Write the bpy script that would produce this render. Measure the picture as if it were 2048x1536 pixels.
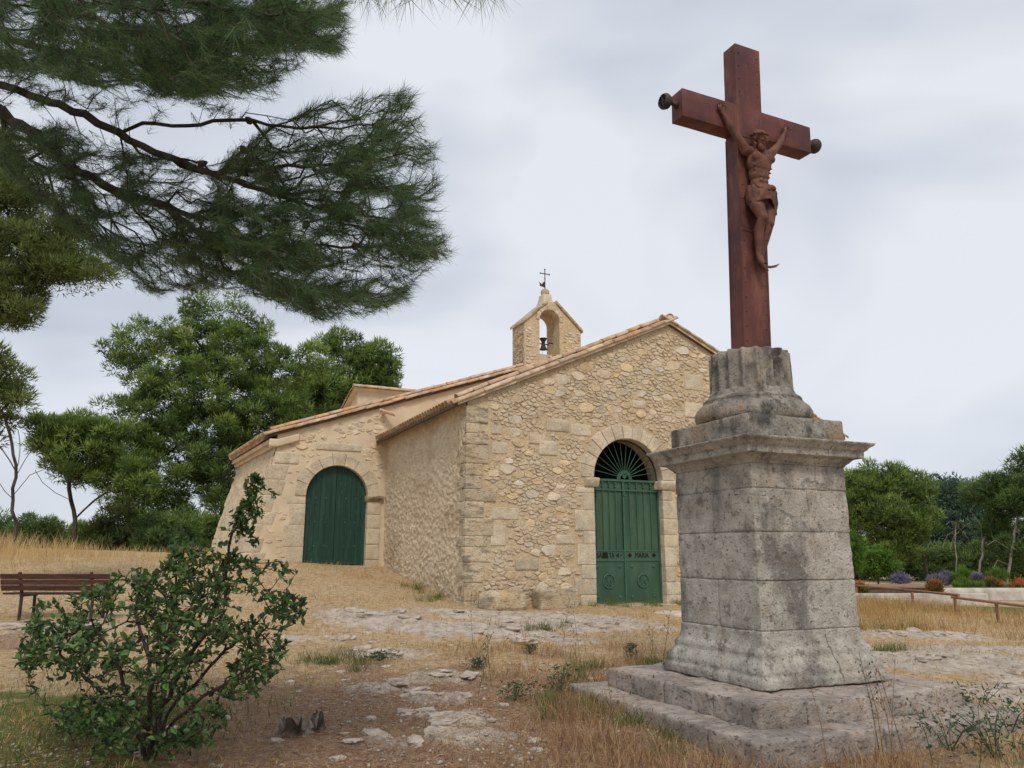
import bpy, bmesh, math, random
import numpy as np
from mathutils import Matrix, Vector
random.seed(7); rng = np.random.default_rng(11)
R = math.radians
scn = bpy.context.scene
for o in list(bpy.data.objects): bpy.data.objects.remove(o)
col = scn.collection
# ------------------------------------------------------------------ camera
F, CZ = 1540.0, 1.65                       # focal length in photo pixels (2048 wide), eye height
PIT = math.atan(341 / 1540.0)
cam = bpy.data.cameras.new('camera'); cam.sensor_width = 36; cam.lens = F / 2048 * 36
cam.clip_end = 3000; cam.clip_start = .05
co = bpy.data.objects.new('camera', cam); col.objects.link(co)
co.location = (0, 0, CZ); co.rotation_euler = (math.pi / 2 + PIT, 0, 0); scn.camera = co
# ------------------------------------------------------------------ sky, sun, exposure
SUN_EL, SUN_AZ = R(50), R(174)             # azimuth clockwise from +Y (north), light comes from behind the camera
wd = bpy.data.worlds.new('World'); scn.world = wd; wd.use_nodes = True
nt = wd.node_tree; nt.nodes.clear(); N = nt.nodes.new; L = nt.links.new
out = N('ShaderNodeOutputWorld'); bg = N('ShaderNodeBackground'); L(bg.outputs[0], out.inputs[0])
sky = N('ShaderNodeTexSky'); sky.sky_type = 'NISHITA'; sky.sun_disc = False
sky.sun_elevation = SUN_EL; sky.sun_rotation = SUN_AZ
sk = N('ShaderNodeMix'); sk.data_type = 'RGBA'; sk.blend_type = 'MULTIPLY'; sk.inputs[0].default_value = 1
L(sky.outputs[0], sk.inputs[6]); sk.inputs[7].default_value = (.10, .10, .10, 1)
tc = N('ShaderNodeTexCoord'); mp = N('ShaderNodeMapping'); mp.inputs['Scale'].default_value = (1.0, 1.0, 2.2)
mp.inputs['Rotation'].default_value = (0, R(-14), R(20)); mp.inputs['Location'].default_value = (.35, .1, .0)
L(tc.outputs['Generated'], mp.inputs[0])
n1 = N('ShaderNodeTexNoise'); n1.inputs['Scale'].default_value = 1.5; n1.inputs['Detail'].default_value = 3.5; n1.inputs['Roughness'].default_value = .5
n1.inputs['Distortion'].default_value = .5
L(mp.outputs[0], n1.inputs[0])
cr = N('ShaderNodeValToRGB'); cr.color_ramp.elements[0].position = .36; cr.color_ramp.elements[1].position = .62
cr.color_ramp.elements[0].color = (.42, .465, .54, 1); cr.color_ramp.elements[1].color = (.68, .70, .75, 1)
L(n1.outputs[0], cr.inputs[0])
mx = N('ShaderNodeMix'); mx.data_type = 'RGBA'; mx.inputs[0].default_value = .93
L(sk.outputs[2], mx.inputs[6]); L(cr.outputs[0], mx.inputs[7]); L(mx.outputs[2], bg.inputs[0])
bg.inputs[1].default_value = 1.0
sl = bpy.data.lights.new('sun', 'SUN'); sl.energy = 1.5; sl.angle = R(14); sl.color = (1, .93, .82)
so = bpy.data.objects.new('sun', sl); col.objects.link(so)
sdir = Vector((math.sin(SUN_AZ) * math.cos(SUN_EL), math.cos(SUN_AZ) * math.cos(SUN_EL), math.sin(SUN_EL)))
so.rotation_euler = sdir.to_track_quat('Z', 'Y').to_euler(); so.location = sdir * 60
vs = scn.view_settings; vs.view_transform = 'Standard'; vs.look = 'None'; vs.exposure = 0.28; vs.gamma = 1
vs.use_curve_mapping = False

# ================================================================== helpers
def ray(px, py):
    a = (px - 1024) / F; b = (768 - py) / F
    return np.array([a, math.cos(PIT) - b * math.sin(PIT), math.sin(PIT) + b * math.cos(PIT)])
def atY(px, py, Y):
    r = ray(px, py); return np.array([0, 0, CZ]) + r * (Y / r[1])
def atYs(px, py, Y):
    px, py, Y = np.broadcast_arrays(np.asarray(px, float), np.asarray(py, float), np.asarray(Y, float))
    a = (px - 1024) / F; b = (768 - py) / F
    ry = math.cos(PIT) - b * math.sin(PIT); rz = math.sin(PIT) + b * math.cos(PIT); t = Y / ry
    return np.stack([a * t, Y, CZ + rz * t], -1)
# numpy noise
def _h(ix, iy, iz, s):
    n = (ix * 374761393 + iy * 668265263 + iz * 2147483647 + s * 974711) & 0xffffffff
    n = ((n ^ (n >> 13)) * 1274126177) & 0xffffffff
    n = ((n ^ (n >> 16)) * 2246822519) & 0xffffffff
    return ((n ^ (n >> 15)) & 0xffffff) / float(0xffffff)
def vnoise(p, s=0):
    p = np.asarray(p, float); i = np.floor(p).astype(np.int64); f = p - i; f = f * f * (3 - 2 * f)
    r = 0
    for dx in (0, 1):
        for dy in (0, 1):
            for dz in (0, 1):
                wgt = (f[..., 0] if dx else 1 - f[..., 0]) * (f[..., 1] if dy else 1 - f[..., 1]) * (f[..., 2] if dz else 1 - f[..., 2])
                r = r + wgt * _h(i[..., 0] + dx, i[..., 1] + dy, i[..., 2] + dz, s)
    return r
def fbm(p, o=4, s=0, g=.5):
    p = np.asarray(p, float); a = 1; t = 0; r = 0
    for k in range(o):
        r = r + a * vnoise(p, s + k * 17); t += a; a *= g; p = p * 2.03 + 11.3
    return r / t
def P2(x, y, sc): return np.stack([np.asarray(x) * sc, np.asarray(y) * sc, np.zeros_like(np.asarray(x, float))], -1)

def link(o, parent=None):
    col.objects.link(o)
    if parent is not None: o.parent = parent
    return o
def mk(name, v, f, mat, parent=None, smooth=False):
    me = bpy.data.meshes.new(name)
    me.from_pydata([tuple(map(float, p)) for p in v], [], f); me.update()
    if mat is not None: me.materials.append(mat)
    if smooth: me.polygons.foreach_set('use_smooth', [True] * len(me.polygons))
    return link(bpy.data.objects.new(name, me), parent)
def mk_np(name, v, f, mat, parent=None, smooth=False, attrs=None):
    """fast mesh: v (N,3), f (M,3) or (M,4) int arrays, attrs: dict of per-vertex floats"""
    me = bpy.data.meshes.new(name); v = np.asarray(v, np.float32); f = np.asarray(f, np.int32); k = f.shape[1]
    me.vertices.add(len(v)); me.vertices.foreach_set('co', v.ravel())
    me.loops.add(f.size); me.loops.foreach_set('vertex_index', f.ravel())
    me.polygons.add(len(f)); me.polygons.foreach_set('loop_start', np.arange(0, f.size, k, dtype=np.int32))
    me.update(calc_edges=True)
    if smooth: me.polygons.foreach_set('use_smooth', np.ones(len(f), bool))
    for n_, a in (attrs or {}).items():
        at = me.attributes.new(n_, 'FLOAT', 'POINT'); at.data.foreach_set('value', np.asarray(a, np.float32))
    if mat is not None: me.materials.append(mat)
    return link(bpy.data.objects.new(name, me), parent)
def tag(o, label, cat, group=None, kind=None):
    o['label'] = label; o['category'] = cat
    if group: o['group'] = group
    if kind: o['kind'] = kind
    return o
def thing(name, loc, rz, label, cat, group=None):
    o = bpy.data.objects.new(name, None); o.empty_display_size = .2; col.objects.link(o)
    o.location = loc; o.rotation_euler = (0, 0, rz); tag(o, label, cat, group); return o
class MB:
    def __init__(s): s.v = []; s.f = []
    def add(s, v, f):
        b = len(s.v); s.v += [tuple(map(float, p)) for p in v]; s.f += [tuple(b + i for i in q) for q in f]; return s
    def box(s, x0, x1, y0, y1, z0, z1):
        return s.add([(x0,y0,z0),(x1,y0,z0),(x1,y1,z0),(x0,y1,z0),(x0,y0,z1),(x1,y0,z1),(x1,y1,z1),(x0,y1,z1)],
                     [(0,3,2,1),(4,5,6,7),(0,1,5,4),(1,2,6,5),(2,3,7,6),(3,0,4,7)])
    def prism(s, poly, y0, y1):      # poly of (x,z), counter-clockwise seen from -y; extruded along y
        n = len(poly); v = [(x, y0, z) for x, z in poly] + [(x, y1, z) for x, z in poly]
        f = [tuple(range(n)), tuple(range(2 * n - 1, n - 1, -1))]
        f += [((i + 1) % n, i, n + i, n + (i + 1) % n) for i in range(n)]
        return s.add(v, f)
    def tube(s, path, rad, n=8, caps=True):
        path = [Vector(p) for p in path]; m = len(path)
        if not hasattr(rad, '__len__'): rad = [rad] * m
        v = []; f = []; pu = None
        for i, p in enumerate(path):
            t = (path[min(i + 1, m - 1)] - path[max(i - 1, 0)]).normalized()
            if pu is None: pu = t.orthogonal().normalized()
            pu = (pu - t * pu.dot(t)).normalized(); pw = t.cross(pu)
            for k in range(n):
                a = 2 * math.pi * k / n; v.append(p + (pu * math.cos(a) + pw * math.sin(a)) * rad[i])
        for i in range(m - 1):
            for k in range(n):
                k2 = (k + 1) % n; f.append((i * n + k, i * n + k2, (i + 1) * n + k2, (i + 1) * n + k))
        if caps: f.append(tuple(range(n - 1, -1, -1))); f.append(tuple((m - 1) * n + k for k in range(n)))
        return s.add(v, f)
    def lathe(s, prof, n=32, c=(0, 0), fl=None):   # prof of (r,z) bottom to top around z
        v = []; f = []; m = len(prof)
        for r, z in prof:
            for k in range(n):
                a = 2 * math.pi * k / n; rr = r * (fl(a, z) if fl else 1)
                v.append((c[0] + rr * math.cos(a), c[1] + rr * math.sin(a), z))
        for i in range(m - 1):
            for k in range(n):
                k2 = (k + 1) % n; f.append((i * n + k, i * n + k2, (i + 1) * n + k2, (i + 1) * n + k))
        f.append(tuple(range(n - 1, -1, -1))); f.append(tuple((m - 1) * n + k for k in range(n)))
        return s.add(v, f)
    def ball(s, c, r, n=12, m=8):
        rx, ry, rz = (r, r, r) if not hasattr(r, '__len__') else r
        v = [(c[0], c[1], c[2] - rz)]; f = []
        for i in range(1, m):
            ph = -math.pi / 2 + math.pi * i / m
            for k in range(n):
                a = 2 * math.pi * k / n; v.append((c[0] + rx * math.cos(ph) * math.cos(a), c[1] + ry * math.cos(ph) * math.sin(a), c[2] + rz * math.sin(ph)))
        v.append((c[0], c[1], c[2] + rz)); t = len(v) - 1
        for k in range(n):
            k2 = (k + 1) % n; f.append((0, 1 + k2, 1 + k)); f.append((t, 1 + (m - 2) * n + k, 1 + (m - 2) * n + k2))
            for i in range(m - 2): f.append((1 + i * n + k, 1 + i * n + k2, 1 + (i + 1) * n + k2, 1 + (i + 1) * n + k))
        return s.add(v, f)
    def build(s, name, mat, parent=None, smooth=False, bevel=0):
        o = mk(name, s.v, s.f, mat, parent, smooth)
        if bevel:
            b = o.modifiers.new('bevel', 'BEVEL'); b.width = bevel; b.segments = 2; b.limit_method = 'ANGLE'; b.angle_limit = R(40)
        return o
def block(name, x0, x1, y0, y1, z0, z1, mat, parent, cell=.05, amp=.008, rnd=.02, seed=0, shape=None, low=.0):
    """weathered stone block: a subdivided box with worn edges and an uneven surface"""
    cl = cell if hasattr(cell, '__len__') else (cell, cell, cell); gl = []
    for (a, b), c_ in zip(((x0, x1), (y0, y1), (z0, z1)), cl):
        e_ = min(rnd * 1.1 / (b - a), .2); m_ = max(1, int(round((b - a) / c_))); gl.append(np.concatenate([[0], np.linspace(e_, 1 - e_, m_ + 1), [1]]))
    nx, ny, nz = [len(g) - 1 for g in gl]; gx_, gy_, gz_ = gl
    idx = {}; v = []; f = []
    def vid(i, j, k):
        if (i, j, k) not in idx: idx[(i, j, k)] = len(v); v.append((gx_[i], gy_[j], gz_[k]))
        return idx[(i, j, k)]
    for i in range(nx):
        for j in range(ny):
            f.append((vid(i,j,0), vid(i,j+1,0), vid(i+1,j+1,0), vid(i+1,j,0))); f.append((vid(i,j,nz), vid(i+1,j,nz), vid(i+1,j+1,nz), vid(i,j+1,nz)))
    for i in range(nx):
        for k in range(nz):
            f.append((vid(i,0,k), vid(i+1,0,k), vid(i+1,0,k+1), vid(i,0,k+1))); f.append((vid(i,ny,k), vid(i,ny,k+1), vid(i+1,ny,k+1), vid(i+1,ny,k)))
    for j in range(ny):
        for k in range(nz):
            f.append((vid(0,j,k), vid(0,j,k+1), vid(0,j+1,k+1), vid(0,j+1,k))); f.append((vid(nx,j,k), vid(nx,j+1,k), vid(nx,j+1,k+1), vid(nx,j,k+1)))
    q = np.array(v); lo = np.array([x0, y0, z0]); hi = np.array([x1, y1, z1])
    p = lo + q * (hi - lo); c = (lo + hi) / 2; h = (hi - lo) / 2
    d = p - c; r = rnd * (.5 + fbm(p * 6 + seed, 3, seed))[:, None]
    inn = np.clip(d, -(h - r), h - r); e = d - inn; ln = np.linalg.norm(e, axis=1, keepdims=True)
    p = c + inn + e / np.maximum(ln, 1e-6) * np.minimum(ln, r)
    nrm = e / np.maximum(ln, 1e-6)
    disp = (fbm(p * 9 + seed * 3.1, 4, seed + 5, .6) - .5) * 2 * amp + (fbm(p * 2.2, 2, seed + 9) - .5) * 2 * low
    p = p + nrm * disp[:, None]
    if shape: p = shape(p)
    return mk_np(name, p, np.array(f), mat, parent, True)

# ================================================================== materials
def rgb(c): return (c[0], c[1], c[2], 1)
def mat_new(name):
    m = bpy.data.materials.new(name); m.use_nodes = True; t = m.node_tree; t.nodes.clear()
    return m, t, t.nodes.new, t.links.new
def ramp(n, stops):
    e = n.color_ramp.elements
    while len(e) > 1: e.remove(e[-1])
    e[0].position, e[0].color = stops[0][0], rgb(stops[0][1])
    for p, c in stops[1:]: x = e.new(p); x.color = rgb(c)
def MAT(name, stops, scale=4, detail=6, rough=.85, bump=((60, .4, .004),), stains=(), rnd=0, metallic=0, spec=.3, vec=(1, 1, 1), attr=None, attr_cols=None, transl=0, hue=0):
    m, t, N, L = mat_new(name)
    out = N('ShaderNodeOutputMaterial'); b = N('ShaderNodeBsdfPrincipled')
    b.inputs['Roughness'].default_value = rough; b.inputs['Metallic'].default_value = metallic; b.inputs['Specular IOR Level'].default_value = spec
    g = N('ShaderNodeNewGeometry'); oi = N('ShaderNodeObjectInfo')
    mp = N('ShaderNodeMapping'); mp.inputs['Scale'].default_value = vec
    L(g.outputs['Position'], mp.inputs[0])
    nz = N('ShaderNodeTexNoise'); nz.inputs['Scale'].default_value = scale; nz.inputs['Detail'].default_value = detail; nz.inputs['Roughness'].default_value = .6
    L(mp.outputs[0], nz.inputs[0])
    if attr:
        at = N('ShaderNodeAttribute'); at.attribute_name = attr
        ad = N('ShaderNodeMath'); ad.operation = 'MULTIPLY_ADD'; L(nz.outputs[0], ad.inputs[0]); ad.inputs[1].default_value = .35
        s2 = N('ShaderNodeMath'); s2.operation = 'SUBTRACT'; L(at.outputs['Fac'], s2.inputs[0]); s2.inputs[1].default_value = .175
        L(s2.outputs[0], ad.inputs[2]); fac = ad.outputs[0]
    else: fac = nz.outputs[0]
    cr = N('ShaderNodeValToRGB'); ramp(cr, stops); L(fac, cr.inputs[0]); c = cr.outputs[0]
    for st in stains:                       # (colour, scale, vec, lo, hi, amount)
        colr, sc, vv, lo, hi, am = st
        m2 = N('ShaderNodeMapping'); m2.inputs['Scale'].default_value = vv; m2.inputs['Location'].default_value = (sc * .37, sc * 1.3, 2.1)
        L(g.outputs['Position'], m2.inputs[0])
        n2 = N('ShaderNodeTexNoise'); n2.inputs['Scale'].default_value = sc; n2.inputs['Detail'].default_value = 7; n2.inputs['Roughness'].default_value = .65
        L(m2.outputs[0], n2.inputs[0])
        mr = N('ShaderNodeMapRange'); mr.inputs[1].default_value = lo; mr.inputs[2].default_value = hi; mr.inputs[4].default_value = am
        L(n2.outputs[0], mr.inputs[0])
        mm = N('ShaderNodeMix'); mm.data_type = 'RGBA'; L(mr.outputs[0], mm.inputs[0]); L(c, mm.inputs[6]); mm.inputs[7].default_value = rgb(colr)
        c = mm.outputs[2]
    if rnd or hue:
        hs = N('ShaderNodeHueSaturation')
        mr = N('ShaderNodeMapRange'); mr.inputs[3].default_value = 1 - rnd; mr.inputs[4].default_value = 1 + rnd; L(oi.outputs['Random'], mr.inputs[0]); L(mr.outputs[0], hs.inputs['Value'])
        if hue:
            f1 = N('ShaderNodeMath'); f1.operation = 'MULTIPLY'; f1.inputs[1].default_value = 7.31; L(oi.outputs['Random'], f1.inputs[0])
            f2 = N('ShaderNodeMath'); f2.operation = 'FRACT'; L(f1.outputs[0], f2.inputs[0])
            m3 = N('ShaderNodeMapRange'); m3.inputs[3].default_value = 1 - hue; m3.inputs[4].default_value = 1 + hue; L(f2.outputs[0], m3.inputs[0]); L(m3.outputs[0], hs.inputs['Saturation'])
        L(c, hs.inputs['Color']); c = hs.outputs[0]
    L(c, b.inputs['Base Color'])
    pn = None
    for sc, st, ds in bump:
        n3 = N('ShaderNodeTexNoise'); n3.inputs['Scale'].default_value = sc; n3.inputs['Detail'].default_value = 5; n3.inputs['Roughness'].default_value = .6
        L(mp.outputs[0], n3.inputs[0])
        bp = N('ShaderNodeBump'); bp.inputs['Strength'].default_value = st; bp.inputs['Distance'].default_value = ds
        L(n3.outputs[0], bp.inputs['Height'])
        if pn: L(pn, bp.inputs['Normal'])
        pn = bp.outputs[0]
    if pn: L(pn, b.inputs['Normal'])
    if transl:
        tr = N('ShaderNodeBsdfTranslucent'); L(c, tr.inputs[0]); ms = N('ShaderNodeMixShader'); ms.inputs[0].default_value = transl
        L(b.outputs[0], ms.inputs[1]); L(tr.outputs[0], ms.inputs[2]); L(ms.outputs[0], out.inputs[0])
    else: L(b.outputs[0], out.inputs[0])
    return m
mt = {}
mt['mortar'] = MAT('sand_mortar', [(.3, (.52, .39, .24)), (.5, (.65, .505, .325)), (.7, (.71, .58, .40))], 2.2, 8, .95,
                   ((14, .9, .06), (70, 1, .02)), stains=[((.44, .345, .225), .8, (1, 1, .6), .5, .66, .5), ((.72, .60, .43), 9, (1, 1, 1), .55, .64, .6), ((.36, .265, .165), 16, (1, 1, 1), .58, .64, .5)])
mt['rubble'] = MAT('limestone_rubble', [(.3, (.57, .45, .30)), (.5, (.71, .58, .415)), (.7, (.78, .665, .50))], 5, 6, .9,
                   ((22, 1, .04), (90, 1, .012)), rnd=.15, hue=.3, stains=[((.45, .405, .34), 2.5, (1, 1, 1), .55, .7, .55), ((.58, .36, .16), 1.7, (1, 1, 1), .64, .74, .5)])
mt['dressed'] = MAT('dressed_limestone', [(.3, (.53, .43, .30)), (.5, (.64, .54, .395)), (.7, (.70, .61, .47))], 3.5, 7, .9,
                    ((14, .7, .04), (60, 1, .016)), rnd=.09, stains=[((.36, .32, .26), 1.8, (1, 1, 1), .5, .64, .6), ((.42, .31, .19), 8, (1, 1, 1), .56, .64, .5), ((.20, .17, .13), 30, (1, 1, 1), .58, .63, .6)])
mt['quoin'] = MAT('weathered_quoin_stone', [(.3, (.42, .33, .22)), (.5, (.56, .46, .32)), (.7, (.62, .53, .39))], 3, 7, .92,
                  ((12, .7, .03), (60, .6, .012)), vec=(1, 1, 2.2), rnd=.12,
                  stains=[((.155, .135, .105), 2.3, (1, 1, 3), .5, .62, .75), ((.44, .29, .13), 1.2, (1, 1, 1), .53, .66, .6), ((.10, .085, .065), 18, (1, 1, 2.5), .55, .61, .75)])
mt['render'] = MAT('roughcast_render', [(.3, (.64, .505, .345)), (.5, (.75, .62, .45)), (.7, (.80, .69, .53))], 6, 8, .95,
                   ((30, 1, .04), (110, 1, .012)), stains=[((.47, .355, .22), .5, (1, 1, 1.6), .5, .64, .6), ((.34, .245, .14), 14, (1, 1, 1), .575, .63, .65)])
mt['plaster'] = MAT('plain_plaster', [(.3, (.56, .445, .305)), (.6, (.67, .55, .395)), (.8, (.71, .60, .45))], 1.6, 8, .95,
                    ((20, .3, .01), (90, .3, .003)), stains=[((.36, .29, .21), 1.2, (1, 1, .4), .55, .72, .6)])
mt['tile'] = MAT('clay_roof_tile', [(.3, (.42, .255, .15)), (.5, (.54, .37, .24)), (.7, (.62, .47, .32))], 7, 6, .9,
                 ((50, .4, .006),), rnd=.2, hue=.25, stains=[((.20, .16, .12), 3.1, (1, 1, 1), .6, .75, .8), ((.62, .21, .03), 2.1, (1, 1, 1), .685, .73, .85)])
mt['deck'] = MAT('dark_roof_timber', [(.3, (.07, .05, .035)), (.7, (.16, .115, .08))], 8, 4, .9, ((30, .5, .01),))
mt['pedestal'] = MAT('grey_weathered_limestone', [(.30, (.33, .30, .25)), (.45, (.50, .465, .40)), (.6, (.61, .575, .505)), (.72, (.68, .645, .575))], 5, 10, .92,
                     ((9, .8, .05), (38, 1, .03), (110, 1, .012)),
                     stains=[((.50, .37, .25), 2.2, (1, 1, 1.5), .55, .68, .4), ((.15, .14, .13), 1.3, (1, 1, .35), .50, .61, .74), ((.13, .12, .108), 6, (1, 1, 1.3), .565, .64, .6), ((.05, .047, .042), 26, (1, 1, 1.3), .585, .635, .75), ((.70, .67, .61), 9, (1, 1, 1), .57, .66, .5)])
mt['pedestal_dark'] = MAT('lichen_dark_limestone', [(.30, (.16, .15, .135)), (.5, (.33, .305, .265)), (.70, (.52, .475, .40))], 5, 10, .92,
                     ((9, .8, .05), (38, 1, .03), (110, 1, .012)),
                     stains=[((.47, .31, .17), 2.4, (1, 1, .4), .52, .66, .7), ((.05, .05, .048), 4, (1, 1, .5), .52, .62, .75), ((.05, .048, .045), 26, (1, 1, 1), .58, .64, .7), ((.50, .46, .40), 11, (1, 1, 1), .58, .66, .6)])
mt['step'] = MAT('pinkish_step_stone', [(.3, (.34, .27, .225)), (.5, (.50, .42, .36)), (.7, (.59, .52, .46))], 5, 9, .92,
                 ((10, .9, .05), (45, 1, .02), (120, 1, .01)), stains=[((.44, .25, .11), 3, (1, 1, 1), .57, .68, .55), ((.22, .205, .185), 1.6, (1, 1, 1), .48, .6, .6), ((.075, .068, .055), 16, (1, 1, 2), .55, .62, .75), ((.64, .58, .52), 7, (1, 1, 1), .57, .66, .5)])
mt['iron_red'] = MAT('rusty_red_iron', [(.3, (.075, .024, .022)), (.5, (.115, .036, .030)), (.7, (.16, .056, .042))], 2.4, 9, .62,
                     ((40, .3, .004), (7, .2, .01)), spec=.35, stains=[((.24, .10, .06), 3.5, (1, 1, .3), .53, .66, .6), ((.055, .022, .022), 2.0, (1, 1, .25), .5, .64, .65), ((.20, .085, .055), 11, (1, 1, .25), .56, .66, .45)])
mt['iron_body'] = MAT('rust_brown_casting', [(.3, (.075, .030, .022)), (.5, (.135, .056, .038)), (.7, (.19, .082, .052))], 9, 7, .7,
                      ((70, .4, .004),), spec=.35, stains=[((.06, .027, .025), 6, (1, 1, 1), .52, .64, .7), ((.30, .125, .045), 5, (1, 1, .6), .57, .68, .6)])
mt['iron_dark'] = MAT('dark_iron', [(.3, (.028, .02, .022)), (.7, (.07, .045, .045))], 12, 5, .6, ((60, .3, .004),))
mt['green'] = MAT('green_gate_paint', [(.3, (.026, .066, .040)), (.5, (.038, .092, .054)), (.7, (.062, .12, .068))], 2.2, 8, .55,
                  ((80, .15, .002),), vec=(1, 1, .35), spec=.4, stains=[((.20, .21, .09), 1.6, (2, 2, .35), .6, .75, .5), ((.07, .045, .02), 9, (1, 1, .6), .66, .72, .6)])
mt['green_rail'] = MAT('green_iron_rail', [(.3, (.028, .085, .055)), (.7, (.055, .135, .085))], 5, 6, .5, ((90, .15, .002),), spec=.4)
mt['door'] = MAT('dark_green_plank_paint', [(.3, (.007, .034, .025)), (.5, (.010, .046, .033)), (.7, (.016, .060, .042))], 2.5, 7, .5,
                 ((25, .12, .004),), vec=(6, 6, .5), spec=.35, stains=[((.035, .10, .075), 1.2, (6, 6, .5), .52, .68, .55), ((.11, .14, .10), 14, (1, 1, .6), .62, .67, .5)])
mt['black'] = MAT('dark_interior', [(.3, (.008, .008, .008)), (.7, (.014, .014, .014))], 3, 2, .95, ())  # near-black colour standing in for the darkness inside the chapel
mt['zinc'] = MAT('zinc_flashing', [(.3, (.24, .29, .36)), (.7, (.42, .47, .55))], 6, 4, .5, (), metallic=.3)
mt['wood'] = MAT('bench_slat_wood', [(.3, (.045, .02, .016)), (.5, (.085, .038, .028)), (.7, (.13, .062, .045))], 5, 6, .6, ((60, .3, .003),), vec=(1, 4, 6), rnd=.15)
mt['rail'] = MAT('peeled_fence_wood', [(.3, (.24, .13, .075)), (.6, (.35, .205, .125)), (.8, (.42, .27, .18))], 7, 5, .8, ((40, .3, .004),), rnd=.12)
mt['bark'] = MAT('pine_bark', [(.3, (.022, .018, .014)), (.5, (.06, .048, .038)), (.7, (.115, .092, .075))], 6, 7, .95, ((14, .9, .03), (50, .6, .008)), vec=(1, 1, .4))
mt['bark_pale'] = MAT('pale_bare_bark', [(.3, (.16, .14, .125)), (.6, (.33, .30, .27)), (.8, (.43, .40, .36))], 5, 6, .9, ((30, .5, .01),), vec=(1, 1, .4))
mt['twig'] = MAT('shrub_twig_bark', [(.3, (.025, .018, .014)), (.7, (.075, .052, .04))], 20, 4, .9, ())
mt['stump'] = MAT('charred_stump_wood', [(.3, (.02, .015, .012)), (.45, (.10, .075, .055)), (.6, (.34, .285, .23))], 9, 6, .95, ((30, .9, .02),), vec=(1, 1, .3))
mt['rock'] = MAT('pale_limestone_outcrop', [(.3, (.25, .205, .165)), (.5, (.47, .395, .32)), (.7, (.61, .53, .445))], 6, 9, .93,
                 ((11, .7, .03), (50, .7, .01)), vec=(1, 1, 1.8), rnd=.06, stains=[((.25, .245, .24), 4, (1, 1, 1), .55, .7, .65), ((.47, .31, .17), 2, (1, 1, 1), .6, .74, .6)])
mt['slab'] = MAT('threshold_slab', [(.3, (.52, .43, .33)), (.7, (.66, .57, .46))], 3, 8, .93, ((30, .4, .01),))
mt['white_wall'] = MAT('white_garden_wall', [(.3, (.34, .30, .26)), (.5, (.50, .455, .40)), (.7, (.62, .58, .52))], 3, 9, .9, ((20, .5, .02),), stains=[((.25, .22, .18), 1.5, (1, 1, .4), .52, .66, .6)])
mt['deckboard'] = MAT('brown_deck_board', [(.3, (.20, .12, .085)), (.7, (.33, .21, .15))], 3, 5, .8, ())
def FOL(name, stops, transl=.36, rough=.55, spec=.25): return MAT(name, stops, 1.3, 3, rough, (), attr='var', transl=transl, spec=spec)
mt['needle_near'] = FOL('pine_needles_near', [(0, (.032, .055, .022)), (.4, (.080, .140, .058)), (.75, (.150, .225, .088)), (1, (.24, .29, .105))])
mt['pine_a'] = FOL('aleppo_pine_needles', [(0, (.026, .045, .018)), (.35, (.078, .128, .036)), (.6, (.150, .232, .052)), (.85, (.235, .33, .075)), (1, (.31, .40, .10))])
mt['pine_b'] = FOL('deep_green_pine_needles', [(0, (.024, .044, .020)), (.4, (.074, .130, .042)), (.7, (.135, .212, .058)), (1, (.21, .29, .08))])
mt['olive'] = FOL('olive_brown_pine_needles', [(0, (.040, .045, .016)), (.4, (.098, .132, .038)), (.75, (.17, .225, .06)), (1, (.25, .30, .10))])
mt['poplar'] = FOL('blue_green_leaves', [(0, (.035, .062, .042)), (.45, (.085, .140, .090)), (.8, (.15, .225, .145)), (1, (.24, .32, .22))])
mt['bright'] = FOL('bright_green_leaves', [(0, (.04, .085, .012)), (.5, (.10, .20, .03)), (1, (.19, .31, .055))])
mt['shrub_leaf'] = FOL('glossy_shrub_leaf', [(0, (.024, .055, .018)), (.5, (.078, .155, .042)), (.85, (.16, .26, .07)), (1, (.30, .29, .07))], .3, .42, .4)
mt['lavender'] = FOL('lavender_flowers', [(0, (.06, .10, .05)), (.45, (.12, .15, .10)), (.65, (.25, .22, .36)), (1, (.38, .33, .52))])
mt['orange'] = FOL('orange_flowers', [(0, (.05, .08, .02)), (.5, (.12, .16, .045)), (.68, (.30, .20, .07)), (.8, (.60, .17, .05)), (1, (.66, .22, .08))])
mt['dry_grass'] = FOL('dry_grass_blades', [(0, (.24, .135, .055)), (.4, (.44, .28, .115)), (.75, (.60, .425, .19)), (1, (.70, .55, .31))], .3, .8, .1)
mt['rust_grass'] = FOL('reddish_dry_grass', [(0, (.17, .085, .045)), (.35, (.33, .19, .10)), (.7, (.48, .32, .17)), (1, (.58, .44, .26))], .3, .8, .1)
mt['green_grass'] = FOL('green_grass_blades', [(0, (.05, .075, .022)), (.5, (.105, .15, .04)), (1, (.22, .26, .085))], .3, .7, .1)
mt['weed'] = FOL('weed_leaves', [(0, (.03, .06, .03)), (.5, (.06, .11, .055)), (1, (.12, .17, .08))], .25, .6, .2)
# the leaf materials of single leaf objects vary by object instead
mt['leaf_piece'] = MAT('shrub_leaf_single', [(.3, (.070, .145, .042)), (.7, (.14, .24, .068))], 9, 3, .42, (), rnd=.45, hue=.15, transl=.2, spec=.45)
mt['red_dot'] = MAT('red_flowers', [(.3, (.25, .03, .05)), (.7, (.4, .05, .08))], 9, 3, .6, ())

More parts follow.
